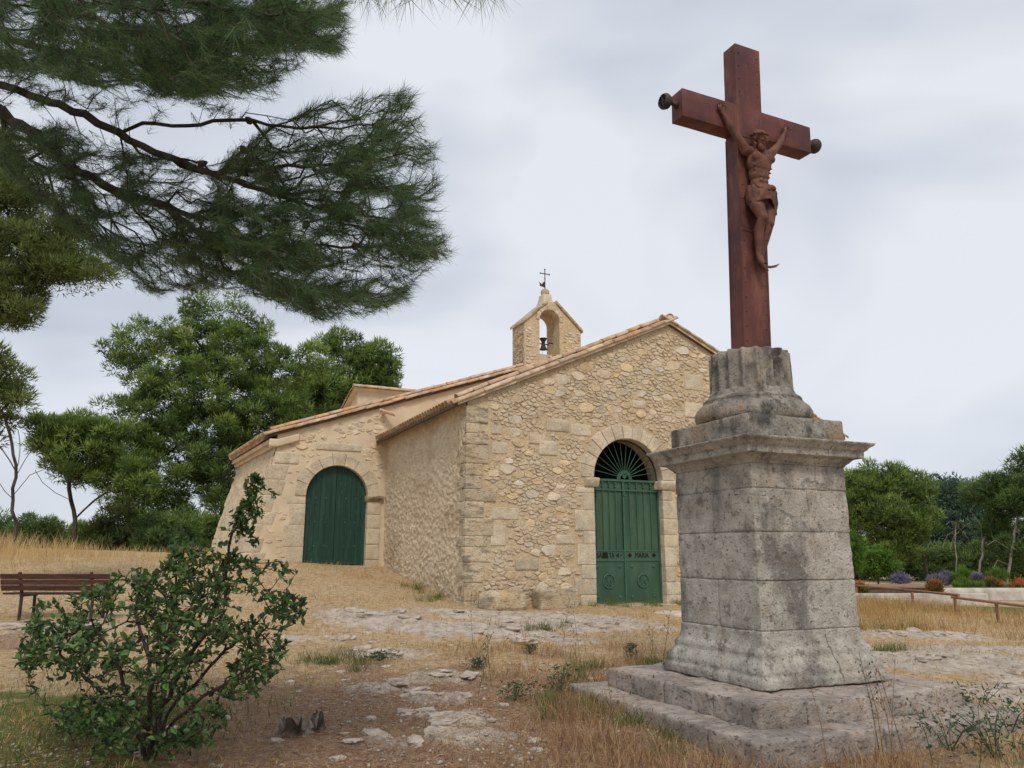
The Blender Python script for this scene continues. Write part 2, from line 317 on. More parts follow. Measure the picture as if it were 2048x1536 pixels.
# ground material driven by the attributes rock / litter / green
def ground_mat():
    m, t, N, L = mat_new('dry_ground')
    out = N('ShaderNodeOutputMaterial'); b = N('ShaderNodeBsdfPrincipled'); b.inputs['Roughness'].default_value = .95; b.inputs['Specular IOR Level'].default_value = .15
    g = N('ShaderNodeNewGeometry')
    def noise(sc, det=6, ro=.6):
        n = N('ShaderNodeTexNoise'); n.inputs['Scale'].default_value = sc; n.inputs['Detail'].default_value = det; n.inputs['Roughness'].default_value = ro
        L(g.outputs['Position'], n.inputs[0]); return n.outputs[0]
    def rampn(src, stops): r = N('ShaderNodeValToRGB'); ramp(r, stops); L(src, r.inputs[0]); return r.outputs[0]
    def mixc(f, a, c):
        x = N('ShaderNodeMix'); x.data_type = 'RGBA'; L(f, x.inputs[0]); L(a, x.inputs[6]); L(c, x.inputs[7]); return x.outputs[2]
    def mask(attr, sc, amp=.9, lo=.42, hi=.58):
        at = N('ShaderNodeAttribute'); at.attribute_name = attr
        a = N('ShaderNodeMath'); a.operation = 'MULTIPLY_ADD'; L(noise(sc, 8, .65), a.inputs[0]); a.inputs[1].default_value = amp
        s = N('ShaderNodeMath'); s.operation = 'SUBTRACT'; L(at.outputs['Fac'], s.inputs[0]); s.inputs[1].default_value = amp / 2
        L(s.outputs[0], a.inputs[2])
        mr = N('ShaderNodeMapRange'); mr.inputs[1].default_value = lo; mr.inputs[2].default_value = hi; L(a.outputs[0], mr.inputs[0]); return mr.outputs[0]
    straw = rampn(noise(9, 9, .7), [(.3, (.31, .195, .10)), (.42, (.50, .34, .185)), (.54, (.63, .465, .275)), (.68, (.72, .60, .43))])
    litter = rampn(noise(14, 9, .75), [(.3, (.17, .10, .068)), (.43, (.33, .205, .138)), (.55, (.47, .32, .225)), (.68, (.60, .46, .345))])
    rock = rampn(noise(5, 10, .7), [(.28, (.23, .19, .155)), (.40, (.47, .39, .31)), (.54, (.66, .565, .465)), (.70, (.75, .665, .565))])
    green = rampn(noise(12, 8, .7), [(.3, (.07, .085, .025)), (.5, (.15, .17, .05)), (.7, (.27, .27, .10))])
    c = mixc(mask('litter', 1.8), straw, litter); c = mixc(mask('green', 2.2), c, green); rm = mask('rock', 4.5, 1.5, .38, .6); c = mixc(rm, c, rock)
    L(c, b.inputs['Base Color'])
    pn = None
    for sc, st, ds in ((5, .3, .03), (28, 1, .045), (95, 1, .02)):
        bp = N('ShaderNodeBump'); bp.inputs['Strength'].default_value = st; bp.inputs['Distance'].default_value = ds; L(noise(sc), bp.inputs['Height'])
        if pn: L(pn, bp.inputs['Normal'])
        pn = bp.outputs[0]
    L(pn, b.inputs['Normal']); L(b.outputs[0], out.inputs[0]); return m
mt['ground'] = ground_mat()

# ================================================================== frames of the two buildings
TH = math.atan(740 / 1577.3); U = np.array([math.cos(TH), math.sin(TH), 0]); W = np.array([-math.sin(TH), math.cos(TH), 0])
DO = np.array([2.876, 19.652, 0.0])
def CH(x, y, z=0): return DO + U * x + W * y + np.array([0, 0, z])        # chapel local -> world
TH2 = math.atan(700 / 1577.3); U2 = np.array([math.cos(TH2), math.sin(TH2), 0]); W2 = np.array([-math.sin(TH2), math.cos(TH2), 0])
PC = np.array([2.695, 8.49, 0.0])
# ================================================================== ground
ctl = [(0,0,0),(-3,6,0),(3,5.5,0),(0,7.5,.02),(2.7,8.5,.08),(1.3,9.4,.2),(1.0,8.2,.12),(5,8,.04),(-3,9,.1),(0,10,.1),(-1.5,12.5,.24),(0,-12,-.1),(-14,0,0),(14,0,0),
       (0.2,15.2,.34),(-3,14.4,.45),(3.6,14,.2),(6,12,.06),(9,18.7,.06),(12,20,.05),(8,12,.05),(20,40,0),(12.5,29,.02),(30,46,0),(20,20,.02),
       (-8.8,14,.54),(-10,10,.25),(-6,10,.18),(-6,17,.8),(-12,18,1.0)]
for x, y, z in [(-4.33,0,.55),(-2,-.2,.46),(0,0,.43),(2,0,.4),(7.4,0,.2),(-4.4,3,.85),(-4.4,6.6,1.27),(-5.8,6.2,1.3),(-8.4,6.5,1.5),(-9,10,1.6),(0,10,1.2),(10,8,.5),(-6.5,2.5,.95)]:
    p = CH(x, y); ctl.append((p[0], p[1], z))
ctl += [(-13,23,1.5),(-18,28,1.85),(-11,30,1.66),(-25,24,1.8),(-9,36,1.4),(-30,40,1.4),(0,55,.6),(-20,60,.8),(60,60,0),(-60,60,.8),(40,10,0),(-40,5,.8),(30,-30,0),(-30,-30,0)]
ctl = np.array(ctl, float)
def _k(r2): return np.where(r2 > 0, r2 * np.log(np.maximum(r2, 1e-9)), 0)
_n = len(ctl); _A = np.zeros((_n + 3, _n + 3)); _d = ((ctl[:, None, :2] - ctl[None, :, :2]) ** 2).sum(-1)
_A[:_n, :_n] = _k(_d) + np.eye(_n) * .4; _A[:_n, _n] = 1; _A[:_n, _n + 1] = ctl[:, 0]; _A[:_n, _n + 2] = ctl[:, 1]; _A[_n:, :_n] = _A[:_n, _n:].T
_w = np.linalg.solve(_A, np.concatenate([ctl[:, 2], [0, 0, 0]]))
def base_h(x, y):
    x = np.asarray(x, float); y = np.asarray(y, float); sh = x.shape; x = x.ravel(); y = y.ravel()
    xc = np.clip(x, -45, 50); yc = np.clip(y, -25, 58); r = np.zeros_like(x)
    for i in range(_n): r += _w[i] * _k((xc - ctl[i, 0]) ** 2 + (yc - ctl[i, 1]) ** 2)
    r += _w[_n] + _w[_n + 1] * xc + _w[_n + 2] * yc
    d = np.hypot(x, y); k = np.clip((d - 60) / 60, 0, 1)
    return (r * (1 - k)).reshape(sh)
# exposed rock: (x, y, radius across, radius deep, strength)
ROCKS = [(.4,16.2,2.3,1.1,1.05),(-1.2,14.2,1.9,1.0,1.0),(1.6,15.2,1.6,.9,.95),(.6,13.3,1.3,.6,.7),(-2.9,15.2,1.5,1.1,.68),(-1.9,12.0,.9,.45,.7),(-.92,10.4,.55,.32,.95),(-1.5,9.6,.5,.3,.9),(-.85,9.1,.45,.28,.95),
         (-.93,8.35,.35,.2,.85),(-.45,8.0,.5,.35,1.0),(-.35,7.45,.5,.28,1.0),(-1.2,7.35,.7,.25,.62),(6.5,12.2,2.2,1.2,.95),(7.9,15.9,1.6,.7,.95),(5.9,9.6,1.5,.8,.7),(8.5,13.6,2.4,.9,.8),(9.5,10.5,2,1,.8),(-3.2,12.8,.8,.4,.6),(5.3,14.8,1.3,.8,.6),(-7.6,13.4,1.6,.8,.62),(3.4,12.6,.9,.5,.6)]
def rockmask(x, y):
    r = np.zeros_like(x); nz = (fbm(P2(x, y, 1.6), 4, 3) - .5) * .9
    for cx, cy, rx, ry, s in ROCKS:
        d = np.sqrt(((x - cx) / rx) ** 2 + ((y - cy) / ry) ** 2); r = np.maximum(r, s * np.clip(1.35 - d + nz, 0, 1))
    return np.clip(r, 0, 1)
def littermask(x, y):
    n = (fbm(P2(x, y, .8), 3, 21) - .5)
    a = np.clip(1 - (np.hypot((x + .6) / 4.2, (y - 7.2) / 4.3)) + .35 + n, 0, 1)          # needle litter in front
    b = np.clip(.8 - np.hypot((x + 7.5) / 3, (y - 12.5) / 2) + n, 0, .7)
    return np.maximum(a, b)
def greenmask(x, y):
    n = (fbm(P2(x, y, 1.1), 3, 33) - .5) * 1.2
    a = np.clip(1.25 - np.hypot((x + 4.3) / 1.8, (y - 7.6) / 2.6) + n, 0, .95)
    b = np.clip(1.2 - np.hypot((x - 15) / 7, (y - 25) / 4.2) + n * .6, 0, 1)                # lawn by the pool
    c_ = np.clip(1.1 - np.hypot((x - 7.8) / 1.3, (y - 17.3) / .9) + n, 0, .9)
    d_ = np.clip(.9 - np.hypot((x - 5.2) / 1.2, (y - 6.6) / 1.0) + n, 0, .8)
    return np.maximum(np.maximum(a, b), np.maximum(c_, d_))
def ground_h(x, y, detail=True):
    x = np.asarray(x, float); y = np.asarray(y, float); h = base_h(x, y)
    if detail:
        fade = np.clip(1.4 - np.hypot(x, y) / 60, 0, 1)
        h = h + fade * ((fbm(P2(x, y, .55), 3, 1) - .5) * .10 + (fbm(P2(x, y, 3.0), 3, 2) - .5) * .045)
        r = rockmask(x, y)
        q = P2(x + .4 * y, y * 2.1, 1.7); st = np.abs(fbm(q, 5, 40, .6) - .5) * 2
        h = h + np.clip(r - .3, 0, 1) * (.05 + (.5 - st) * .22 + (fbm(P2(x, y, 9), 3, 44) - .5) * .09)
    return h
def gz(x, y): return float(ground_h(np.array([x]), np.array([y]))[0])
def make_ground():
    rr = [0.0]
    r = .6
    while r < 5.6: rr.append(r); r *= 1.12
    r = 5.6
    while r < 34: rr.append(r); r *= 1.0062
    while r < 1500: rr.append(r); r *= 1.09
    rr = np.array(rr[1:])
    an = np.concatenate([np.linspace(-41, 41, 470), np.linspace(41, 319, 90)[1:-1]]) * math.pi / 180
    A, RR = np.meshgrid(an, rr); x = RR * np.sin(A); y = RR * np.cos(A)
    z = ground_h(x, y); n, m = x.shape
    v = np.stack([x, y, z], -1).reshape(-1, 3); v = np.vstack([v, [0, 0, gz(0, 0)]])
    i = np.arange(n - 1)[:, None] * m; j = np.arange(m)[None, :]; j2 = (j + 1) % m
    f = np.stack([i + j, i + j2, i + m + j2, i + m + j], -1).reshape(-1, 4)[:, ::-1]
    fx = x.ravel(); fy = y.ravel(); ex = lambda a: np.append(a, 0)
    o = mk_np('ground', v, f, mt['ground'], None, True, dict(rock=ex(rockmask(fx, fy)), litter=ex(littermask(fx, fy)), green=ex(greenmask(fx, fy))))
    tag(o, 'dry stony ground with straw grass, needle litter and bare limestone', 'ground', kind='structure')
make_ground()
# ================================================================== chapel
chapel = thing('chapel', DO, TH, 'old limestone chapel with clay tile roof, bell gable and two green doors', 'chapel')
RX, RZ, SL = 1.55, 7.80, .447              # ridge and slope of the front bay
def roof_z(x): return RZ - SL * abs(x - RX)
R2Z, SL2 = 8.22, .34
def roof2_z(x): return R2Z - SL2 * abs(x - RX)
def arc(cx, cz, r, a0, a1, n): return [(cx + r * math.cos(a0 + (a1 - a0) * i / n), cz + r * math.sin(a0 + (a1 - a0) * i / n)) for i in range(n + 1)]
DX, DR, DS = .105, 1.035, 3.53              # gate: centre, half width, springing height
SX, SR, SS = -5.825, .925, 3.345           # side door
# front wall with the arched opening as a notch
notch = [(DX + DR, -.4)] + arc(DX, DS, DR, 0, math.pi, 28) + [(DX - DR, -.4)]
poly = [(-4.33, -.4)] + list(reversed(notch)) + [(7.43, -.4), (7.43, roof_z(7.43)), (RX, RZ), (-4.33, roof_z(-4.33))]
fw = MB().prism(poly, 0, .62).build('front_wall', mt['mortar'], chapel)

# ---- irregular stones set in a wall plane
def power_cells(pts, rad, bounds, ax):
    """cells of a power diagram in a plane stretched by ax, as polygons"""
    q = pts * np.array([1 / ax, 1.0]); out = []
    x0, x1, y0, y1 = bounds; x0 /= ax; x1 /= ax
    for i in range(len(q)):
        d = q - q[i]; d2 = (d ** 2).sum(1); nb = np.argsort(d2)[1:22]
        pg = [(x0, y0), (x1, y0), (x1, y1), (x0, y1)]
        for j in nb:
            dx, dy = d[j]; D2 = d2[j]; c = (D2 + rad[i] ** 2 - rad[j] ** 2) / 2
            new = []
            for a, b in zip(pg, pg[1:] + pg[:1]):
                fa = (a[0] - q[i][0]) * dx + (a[1] - q[i][1]) * dy - c; fb = (b[0] - q[i][0]) * dx + (b[1] - q[i][1]) * dy - c
                if fa <= 0: new.append(a)
                if fa * fb < 0: s = fa / (fa - fb); new.append((a[0] + (b[0] - a[0]) * s, a[1] + (b[1] - a[1]) * s))
            pg = new
            if len(pg) < 3: break
        out.append([(x * ax, y) for x, y in pg] if len(pg) >= 3 else None)
    return out
def stone_mesh(pg, gap, h, rs):
    """one rubble stone from its cell: worn outline, raised, uneven face. returns verts (a, b, out), faces, area"""
    P = np.array(pg); c = P.mean(0)
    # shrink by the joint, chip the corners
    P = c + (P - c) * np.maximum(.35, 1 - gap / np.maximum(np.linalg.norm(P - c, axis=1, keepdims=True), .01))
    Q = []
    n = len(P)
    for i in range(n):
        a, b, d = P[i - 1], P[i], P[(i + 1) % n]; t = rs.uniform(.06, .26)
        Q.append(b + (a - b) * t); Q.append(b + (d - b) * rs.uniform(.06, .26))
    Q = np.array(Q); Q += rs.normal(0, .008, Q.shape); m = len(Q)
    ar = .5 * abs(np.dot(Q[:, 0], np.roll(Q[:, 1], 1)) - np.dot(Q[:, 1], np.roll(Q[:, 0], 1)))
    tl = rs.normal(0, .10, 2)
    def ring(s, z, tilt): return [(c[0] + (x - c[0]) * s, c[1] + (y - c[1]) * s, z + tilt * ((x - c[0]) * tl[0] + (y - c[1]) * tl[1])) for x, y in Q]
    v = ring(1.03, -.02, 0) + ring(1.0, h * .55, 1) + ring(rs.uniform(.84, .95), h, 1) + [(c[0] + rs.normal(0, .01), c[1], h + rs.normal(0, .006))]
    f = []
    for k in range(2):
        for i in range(m): i2 = (i + 1) % m; f.append((k * m + i, k * m + i2, (k + 1) * m + i2, (k + 1) * m + i))
    for i in range(m): f.append((2 * m + i, 2 * m + (i + 1) % m, 3 * m))
    return v, f, ar
def rubble(parent, bounds, inside, mapf, n_try, rmin, rmax, gap, hgt, ax, seed, keep=1.0, name='stone', mat='rubble', limit=300, gfun=None):
    rs = np.random.default_rng(seed); pts = []; rad = []
    x0, x1, y0, y1 = bounds; grid = {}
    for _ in range(n_try):
        x = rs.uniform(x0, x1); y = rs.uniform(y0, y1); r = rmin + (rmax - rmin) * rs.random() ** 3.0
        if not inside(x, y, r * .7): continue
        ok = True; gx, gy = int(x / ax / .25), int(y / .25)
        for ix in (-2, -1, 0, 1, 2):
            for iy in (-2, -1, 0, 1, 2):
                for (px, py, pr) in grid.get((gx + ix, gy + iy), ()):
                    if ((px - x) / ax) ** 2 + (py - y) ** 2 < ((r + pr) * .80) ** 2: ok = False; break
                if not ok: break
            if not ok: break
        if ok: pts.append((x, y)); rad.append(r); grid.setdefault((gx, gy), []).append((x, y, r))
    pts = np.array(pts); rad = np.array(rad); cells = power_cells(pts, rad, bounds, ax); res = []
    for i, pg in enumerate(cells):
        if pg is None or rs.random() > keep: continue
        q = np.array(pg); c = pts[i]; lim = rad[i] * 1.45
        dd = (q - c) / np.array([ax, 1]); ln = np.maximum(np.linalg.norm(dd, axis=1, keepdims=True), 1e-6)
        q = c + dd * np.minimum(1, lim / ln) * np.array([ax, 1])
        k = 0
        while not all(inside(a, b, 0) for a, b in q) and k < 6: q = q.mean(0) + (q - q.mean(0)) * .8; k += 1
        if k == 6: continue
        v, f, ar = stone_mesh(q, gap * rs.uniform(.6, 1.5), hgt * rs.uniform(.5, 1.4), rs)
        if ar > .0016: res.append((ar, v, f))
    res.sort(key=lambda t: -t[0]); rest = MB()
    for k, (ar, v, f) in enumerate(res):
        if k < limit: mk(name, [mapf(*p) for p in v], f, mt[mat], parent)
        else: rest.add([mapf(*p) for p in v], f)
    if rest.v:
        o = rest.build('small_' + name + 's', mt[mat], parent); o['kind'] = 'stuff'
    return len(res)
# big squared stones and quoins of the front wall, kept clear of the rubble
RECTS = []
rq = random.Random(5)
z = .25; k = 0
while z < 5.0:
    h = rq.uniform(.24, .46); w_ = rq.uniform(.42, .74) if rq.random() < .5 else rq.uniform(.26, .44)
    if z + h > 5.08: h = 5.1 - z
    if h < .12: break
    block('quoin', -4.365, -4.33 + w_, -.020 - rq.uniform(0, .014), .35 if k % 2 else .55, z + .004, z + h - .004, mt['quoin'], fw, .05, .010, .014, k + 3)
    RECTS.append((-4.5, -4.31 + w_, z - .01, z + h + .01)); z += h; k += 1
for (x0, x1, z0, z1) in [(-2.25,-1.62,4.62,4.92),(-1.58,-.98,4.56,4.84),(-2.72,-2.30,4.28,4.50),(2.02,2.62,6.05,6.48),(1.98,2.6,5.28,5.68),(-3.72,-3.45,4.45,4.66),(-3.7,-3.3,3.98,4.26),(-2.45,-1.95,4.02,4.36),(.3,.7,5.4,5.6),(4.4,4.95,3.3,3.6),(3.6,4.1,4.4,4.65),(5.6,6.1,2.4,2.8),(-3.7,-3.0,2.45,2.72),(-3.1,-2.5,1.30,1.55),(-3.72,-3.35,1.85,2.3),(-2.0,-1.5,1.9,2.1)]:
    block('squared_stone', x0, x1, -.016 - rq.uniform(0, .012), .2, z0, z1, mt['dressed'], fw, .06, .010, .014, int(x0 * 100) % 97)
    RECTS.append((x0 - .02, x1 + .02, z0 - .02, z1 + .02))
# jambs beside the gate
for s in (-1, 1):
    z = .2; k = 0
    while z < 3.26:
        h = min(rq.uniform(.30, .52), 3.28 - z)
        if h < .1: break
        w_ = rq.uniform(.22, .40) + (.28 if k % 2 and s < 0 else 0.04)
        a = DX + s * DR; x0, x1 = (a - w_, a + .006) if s < 0 else (a - .006, a + w_)
        block('jamb_stone', x0, x1, -.013 - rq.uniform(0,.01), .40, z + .003, z + h - .003, mt['dressed'], fw, .06, .007, .010, k + 31 + s)
        RECTS.append((x0 - .015, x1 + .015, z, z + h)); z += h; k += 1
    x0, x1 = (DX - DR - .27, DX - DR + .12) if s < 0 else (DX + DR - .10, DX + DR + .50)
    block('impost_stone', x0, x1, -.115, .40, 3.29, 3.52, mt['dressed'], fw, .06, .008, .02, 77 + s,
          shape=lambda p: p + np.stack([np.zeros(len(p)), np.where(p[:, 1] < .1, np.clip(3.44 - p[:, 2], 0, .15) * .5, 0), np.zeros(len(p))], -1))
    RECTS.append((x0 - .02, x1 + .02, 3.27, 3.54))
def voussoirs(parent, cx, cz, r0, r1s, n, y0, y1, mat, keyname=True, seed=0):
    rs = random.Random(seed)
    for i in range(n):
        a0 = math.pi * i / n + .003; a1 = math.pi * (i + 1) / n - .003; r1 = r1s[i % len(r1s)]; yy = y0 - rs.uniform(0, .012)
        if i == n // 2: yy -= .015
        v = []; f = []; m = 4; c_ = .02
        for (ri, ro, y, sh) in ((r0, r1, y1, 0), (r0, r1, yy + .02, 0), (r0 + .010, r1 - .012, yy, .008)):
            for t in range(m + 1):
                a = a0 + sh + (a1 - a0 - 2 * sh) * t / m; v.append((cx + ri * math.cos(a), y, cz + ri * math.sin(a)))
            for t in range(m + 1):
                a = a1 - sh - (a1 - a0 - 2 * sh) * t / m; v.append((cx + ro * math.cos(a), y, cz + ro * math.sin(a)))
        w2_ = 2 * (m + 1)
        for k in range(2):
            for t in range(w2_): t2 = (t + 1) % w2_; f.append((k * w2_ + t, (k + 1) * w2_ + t, (k + 1) * w2_ + t2, k * w2_ + t2))
        for t in range(m): b = 2 * w2_; f.append((b + t, b + w2_ - 1 - t, b + w2_ - 2 - t, b + t + 1))
        mk('keystone' if (keyname and i == n // 2) else 'voussoir', v, f, mat, parent)
voussoirs(fw, DX, DS, DR - .004, [1.40, 1.45, 1.37, 1.43], 13, -.026, .40, mt['dressed'], seed=2)
def inside_front(x, z, m):
    if x < -4.30 + m or x > 7.40 - m or z < .1 or z > roof_z(x) - .05 - m: return False
    if z < DS and abs(x - DX) < DR + .02 + m: return False
    if z >= DS - .05 and (x - DX) ** 2 + (z - DS) ** 2 < (1.43 + m) ** 2: return False
    for a, b, c, d in RECTS:
        if a - m * .35 < x < b + m * .35 and c - m * .35 < z < d + m * .35: return False
    return True
nst = rubble(fw, (-4.3, 7.4, .1, 7.8), inside_front, lambda a, b, o: (a, -o, b), 90000, .040, .165, .010, .022, 1.75, 3)
print('front stones', nst)

# ---- nave side wall, roughcast
def relief_wall(name, P00, P10, P01, P11, nu, nv, amp, mat, parent, seed, outn, bend=None):
    a, b = np.meshgrid(np.linspace(0, 1, nu), np.linspace(0, 1, nv))
    P00, P10, P01, P11 = map(np.array, (P00, P10, P01, P11))
    p = ((1 - a) * (1 - b))[..., None] * P00 + (a * (1 - b))[..., None] * P10 + ((1 - a) * b)[..., None] * P01 + (a * b)[..., None] * P11
    if bend is not None: p = bend(p, a, b)
    q = p * np.array([1, 1, 1.25]); wq = (fbm(q * 5, 2, seed + 3) - .5) * .9
    ce = fbm(q * 10.5 + wq[..., None], 4, seed, .5); edge = np.clip((ce - .47) * 9, 0, 1)
    smooth_ = np.clip((b - .93) / .05, 0, 1)                     # plain plaster under the eaves
    d = (edge * amp + (fbm(q * 22, 3, seed + 8) - .5) * amp * .8) * (1 - smooth_) + smooth_ * amp * .8 + (fbm(q * 1.1, 2, seed + 4) - .5) * .05
    p = p + d[..., None] * np.array(outn)
    i = np.arange(nv - 1)[:, None] * nu; j = np.arange(nu - 1)[None, :]
    f = np.stack([i + j, i + j + 1, i + nu + j + 1, i + nu + j], -1).reshape(-1, 4)
    return mk_np(name, p.reshape(-1, 3), f, mat, parent, True)
MB().box(-4.31, -3.75, .62, 6.65, -.3, roof_z(-3.75) - .12).build('nave_wall_core', mt['plaster'], chapel)
relief_wall('side_wall', (-4.335, 6.66, .2), (-4.335, .02, .2), (-4.335, 6.66, 5.17), (-4.335, .02, 5.17), 250, 190, .028, mt['render'], chapel, 60, (-1, 0, 0))
MB().box(6.85, 7.41, .62, 6.65, -.3, roof_z(6.85) - .12).build('nave_wall_core', mt['plaster'], chapel)

# ---- rear, wider part: gable wall with the side door
YB = 6.65
BL = lambda z: -7.66 - max(0, (4.7 - z)) * .24           # battered left edge
poly = [(BL(.3), .3)] + [(SX - SR, .3)] + list(reversed(arc(SX, SS, SR, 0, math.pi, 24))) + [(SX + SR, .3), (10.76, .3), (10.76, roof2_z(10.76)), (RX, R2Z), (-7.66, roof2_z(-7.66)), (-7.66, 4.7)]
rw = MB().prism(poly, YB, YB + .6).build('rear_front_wall', mt['plaster'], chapel)
voussoirs(rw, SX, SS, SR - .004, [1.26, 1.30, 1.24], 9, YB - .03, YB + .3, mt['dressed'], seed=4)
block('lintel_stone', -6.53, -5.17, YB - .03, YB + .2, 4.72, 4.93, mt['dressed'], rw, .07, .007, .012, 5)
block('quoin', -7.70, -7.02, YB - .03, YB + .2, 4.26, 4.58, mt['dressed'], rw, .07, .007, .012, 6)
SRECT = [(-6.55, -5.15, 4.7, 4.95), (-7.75, -7.0, 4.2, 4.6)]
# jambs of the side door
for s in (-1, 1):
    z = 1.0; k = 0
    while z < 3.2:
        h = min(rq.uniform(.38, .62), 3.25 - z)
        if h < .1: break
        w_ = rq.uniform(.3, .62) if s < 0 else .40
        a = SX + s * SR; x0, x1 = (a - w_, a + .006) if s < 0 else (a - .006, a + w_)
        block('jamb_stone', x0, x1, YB - .011 - (.03 if s > 0 else 0), YB + .3, z + .006, z + h - .006, mt['dressed'], rw, .07, .007, .010, k + 51 + s)
        SRECT.append((x0 - .02, x1 + .02, z, z + h)); z += h; k += 1
block('impost_stone', SX + SR - .05, SX + SR + .47, YB - .16, YB + .3, 3.21, 3.40, mt['quoin'], rw, .06, .008, .03, 91,
      shape=lambda p: p + np.stack([np.zeros(len(p)), np.where(p[:, 1] < YB, np.clip(3.33 - p[:, 2], 0, .15) * .8, 0), np.zeros(len(p))], -1))
SRECT.append((SX + SR - .05, SX + SR + .5, 3.2, 3.42))
block('door_sill', SX - SR - .12, SX + SR + .2, YB - .14, YB + .3, 1.12, 1.325, mt['dressed'], rw, .1, .01, .03, 93)
z = 1.2; k = 0                                            # leaning corner stones of the battered corner
while z < 4.2:
    h = min(rq.uniform(.3, .5), 4.24 - z)
    if h < .1: break
    w_ = rq.uniform(.3, .66)
    block('quoin', 0, w_, YB - .010, YB + .4, z + .006, z + h - .006, mt['dressed'], rw, .07, .009, .012, k + 61,
          shape=lambda p: np.stack([p[:, 0] - 7.70 - np.maximum(0, 4.7 - p[:, 2]) * .24, p[:, 1], p[:, 2]], -1))
    SRECT.append((BL(z) - .1, BL(z) + w_ + .03, z, z + h)); z += h; k += 1
def inside_side(x, z, m):
    if x > -4.42 - m or z < 1.2 or z > roof2_z(x) - .12 - m or x < BL(z) + .08 + m: return False
    if z < SS and abs(x - SX) < SR + .05 + m: return False
    if z >= SS and (x - SX) ** 2 + (z - SS) ** 2 < (1.3 + m) ** 2: return False
    for a, b, c, d in SRECT:
        if a - m < x < b + m and c - m < z < d + m: return False
    return True
rubble(rw, (-8.6, -4.4, 1.2, 6.2), inside_side, lambda a, b, o: (a, YB - o, b), 9000, .055, .17, .022, .016, 1.8, 14, keep=.8)
# left wall of the rear part, leaning out towards its foot, slightly out of square
LW = 13.0
def bendl(p, a, b):
    z = p[..., 2]; p = p.copy(); p[..., 0] -= np.maximum(0, 4.7 - z) * .24; return p
relief_wall('rear_left_wall', (-8.10, LW, .6), (-7.67, YB + .02, .6), (-8.10, LW, 4.86), (-7.67, YB + .02, 4.86), 130, 100, .03, mt['render'], chapel, 90, (-1, 0, 0), bendl)
MB().add([(-7.63, YB + .6, .3), (-8.0, LW, .3), (-8.0, LW, 4.9), (-7.63, YB + .6, 4.95), (-7.0, YB + .6, .3), (-7.0, LW, .3), (-7.0, LW, 5.0), (-7.0, YB + .6, 5.0)],
         [(0,1,2,3),(4,7,6,5),(0,4,5,1),(3,2,6,7),(1,5,6,2),(0,3,7,4)]).build('wall_core', mt['plaster'], chapel)
bp = [(-8.08 - .75, .6), (-8.06, .6), (-8.06, 3.5), (-8.14, 3.5)]
MB().prism(bp, 10.6, 11.5).build('buttress', mt['dressed'], chapel)
poly = [(-8.1, .2), (10.76, .2), (10.76, roof2_z(10.76) - .1), (RX, R2Z - .1), (-8.0, 4.8)]
MB().prism(poly, LW, LW + .5).build('back_wall', mt['plaster'], chapel)
MB().box(10.2, 10.74, YB + .6, LW, -.2, roof2_z(10.2) - .12).build('rear_right_wall', mt['plaster'], chapel)
# genoise cornice under the left eaves (two stepped rows)
def eave_pt(y): return -7.67 - .43 * (y - YB) / (LW - YB)
for r_, (dx, z0, z1) in enumerate([(.10, 4.72, 4.84), (.20, 4.84, 4.96)]):
    y0 = YB - .02 + .0
    MB().add([(eave_pt(y0) + .1, y0, z0), (eave_pt(LW) + .1, LW, z0), (eave_pt(LW) - dx, LW, z0), (eave_pt(y0) - dx, y0, z0)] + [(eave_pt(y0) + .1, y0, z1), (eave_pt(LW) + .1, LW, z1), (eave_pt(LW) - dx, LW, z1), (eave_pt(y0) - dx, y0, z1)],
             [(0,1,2,3),(7,6,5,4),(0,4,5,1),(1,5,6,2),(2,6,7,3),(3,7,4,0)]).build('eave_cornice', mt['plaster'], chapel)
block('eave_corner_stone', -7.9, -7.05, YB - .12, YB + .05, 4.72, 4.95, mt['plaster'], rw, .08, .006, .03, 44,
      shape=lambda p: p + np.stack([np.where(p[:, 0] > -7.4, 0, 0), np.zeros(len(p)), np.clip(p[:, 0] + 7.66, 0, 1) * .34], -1))

# ---- roofs
def tile_mesh(length=.52, r0=.125, r1=.10, th=.018, n=9):
    v = []; f = []
    for t, r in ((0, r0), (1, r1)):
        for rr in (r, r - th):
            for k in range(n + 1):
                a = math.pi * (-.04 + 1.08 * k / n); v.append((t * length, rr * math.cos(a), rr * .82 * math.sin(a)))
    m = n + 1
    for k in range(n):
        f += [(k, k + 1, 2 * m + k + 1, 2 * m + k), (m + k + 1, m + k, 3 * m + k, 3 * m + k + 1), (k + 1, k, m + k, m + k + 1), (2 * m + k, 2 * m + k + 1, 3 * m + k + 1, 3 * m + k)]
    f += [(0, 2 * m, 3 * m, m), (n, m + n, 3 * m + n, 2 * m + n)]
    me = bpy.data.meshes.new('tile'); me.from_pydata(v, [], f); me.update(); me.polygons.foreach_set('use_smooth', [True] * len(me.polygons)); me.materials.append(mt['tile']); return me
TILE = tile_mesh()
rt = random.Random(9)
def tile(parent, p, d, nup=(0, 0, 1), flip=False, name='roof_tile'):
    """a canal tile with its lower end at p, running along d"""
    X = Vector(d).normalized(); Z = Vector(nup); Y = Z.cross(X).normalized(); Z = X.cross(Y)
    if flip: Y, Z = -Y, -Z
    M = Matrix(((X.x, Y.x, Z.x, p[0]), (X.y, Y.y, Z.y, p[1]), (X.z, Y.z, Z.z, p[2]), (0, 0, 0, 1)))
    M = M @ Matrix.Rotation(R(rt.uniform(-2.5, 2.5)), 4, 'Z') @ Matrix.Rotation(R(rt.uniform(-1.2, 1.2)), 4, 'Y')
    o = bpy.data.objects.new(name, TILE); link(o, parent); o.matrix_local = M; return o
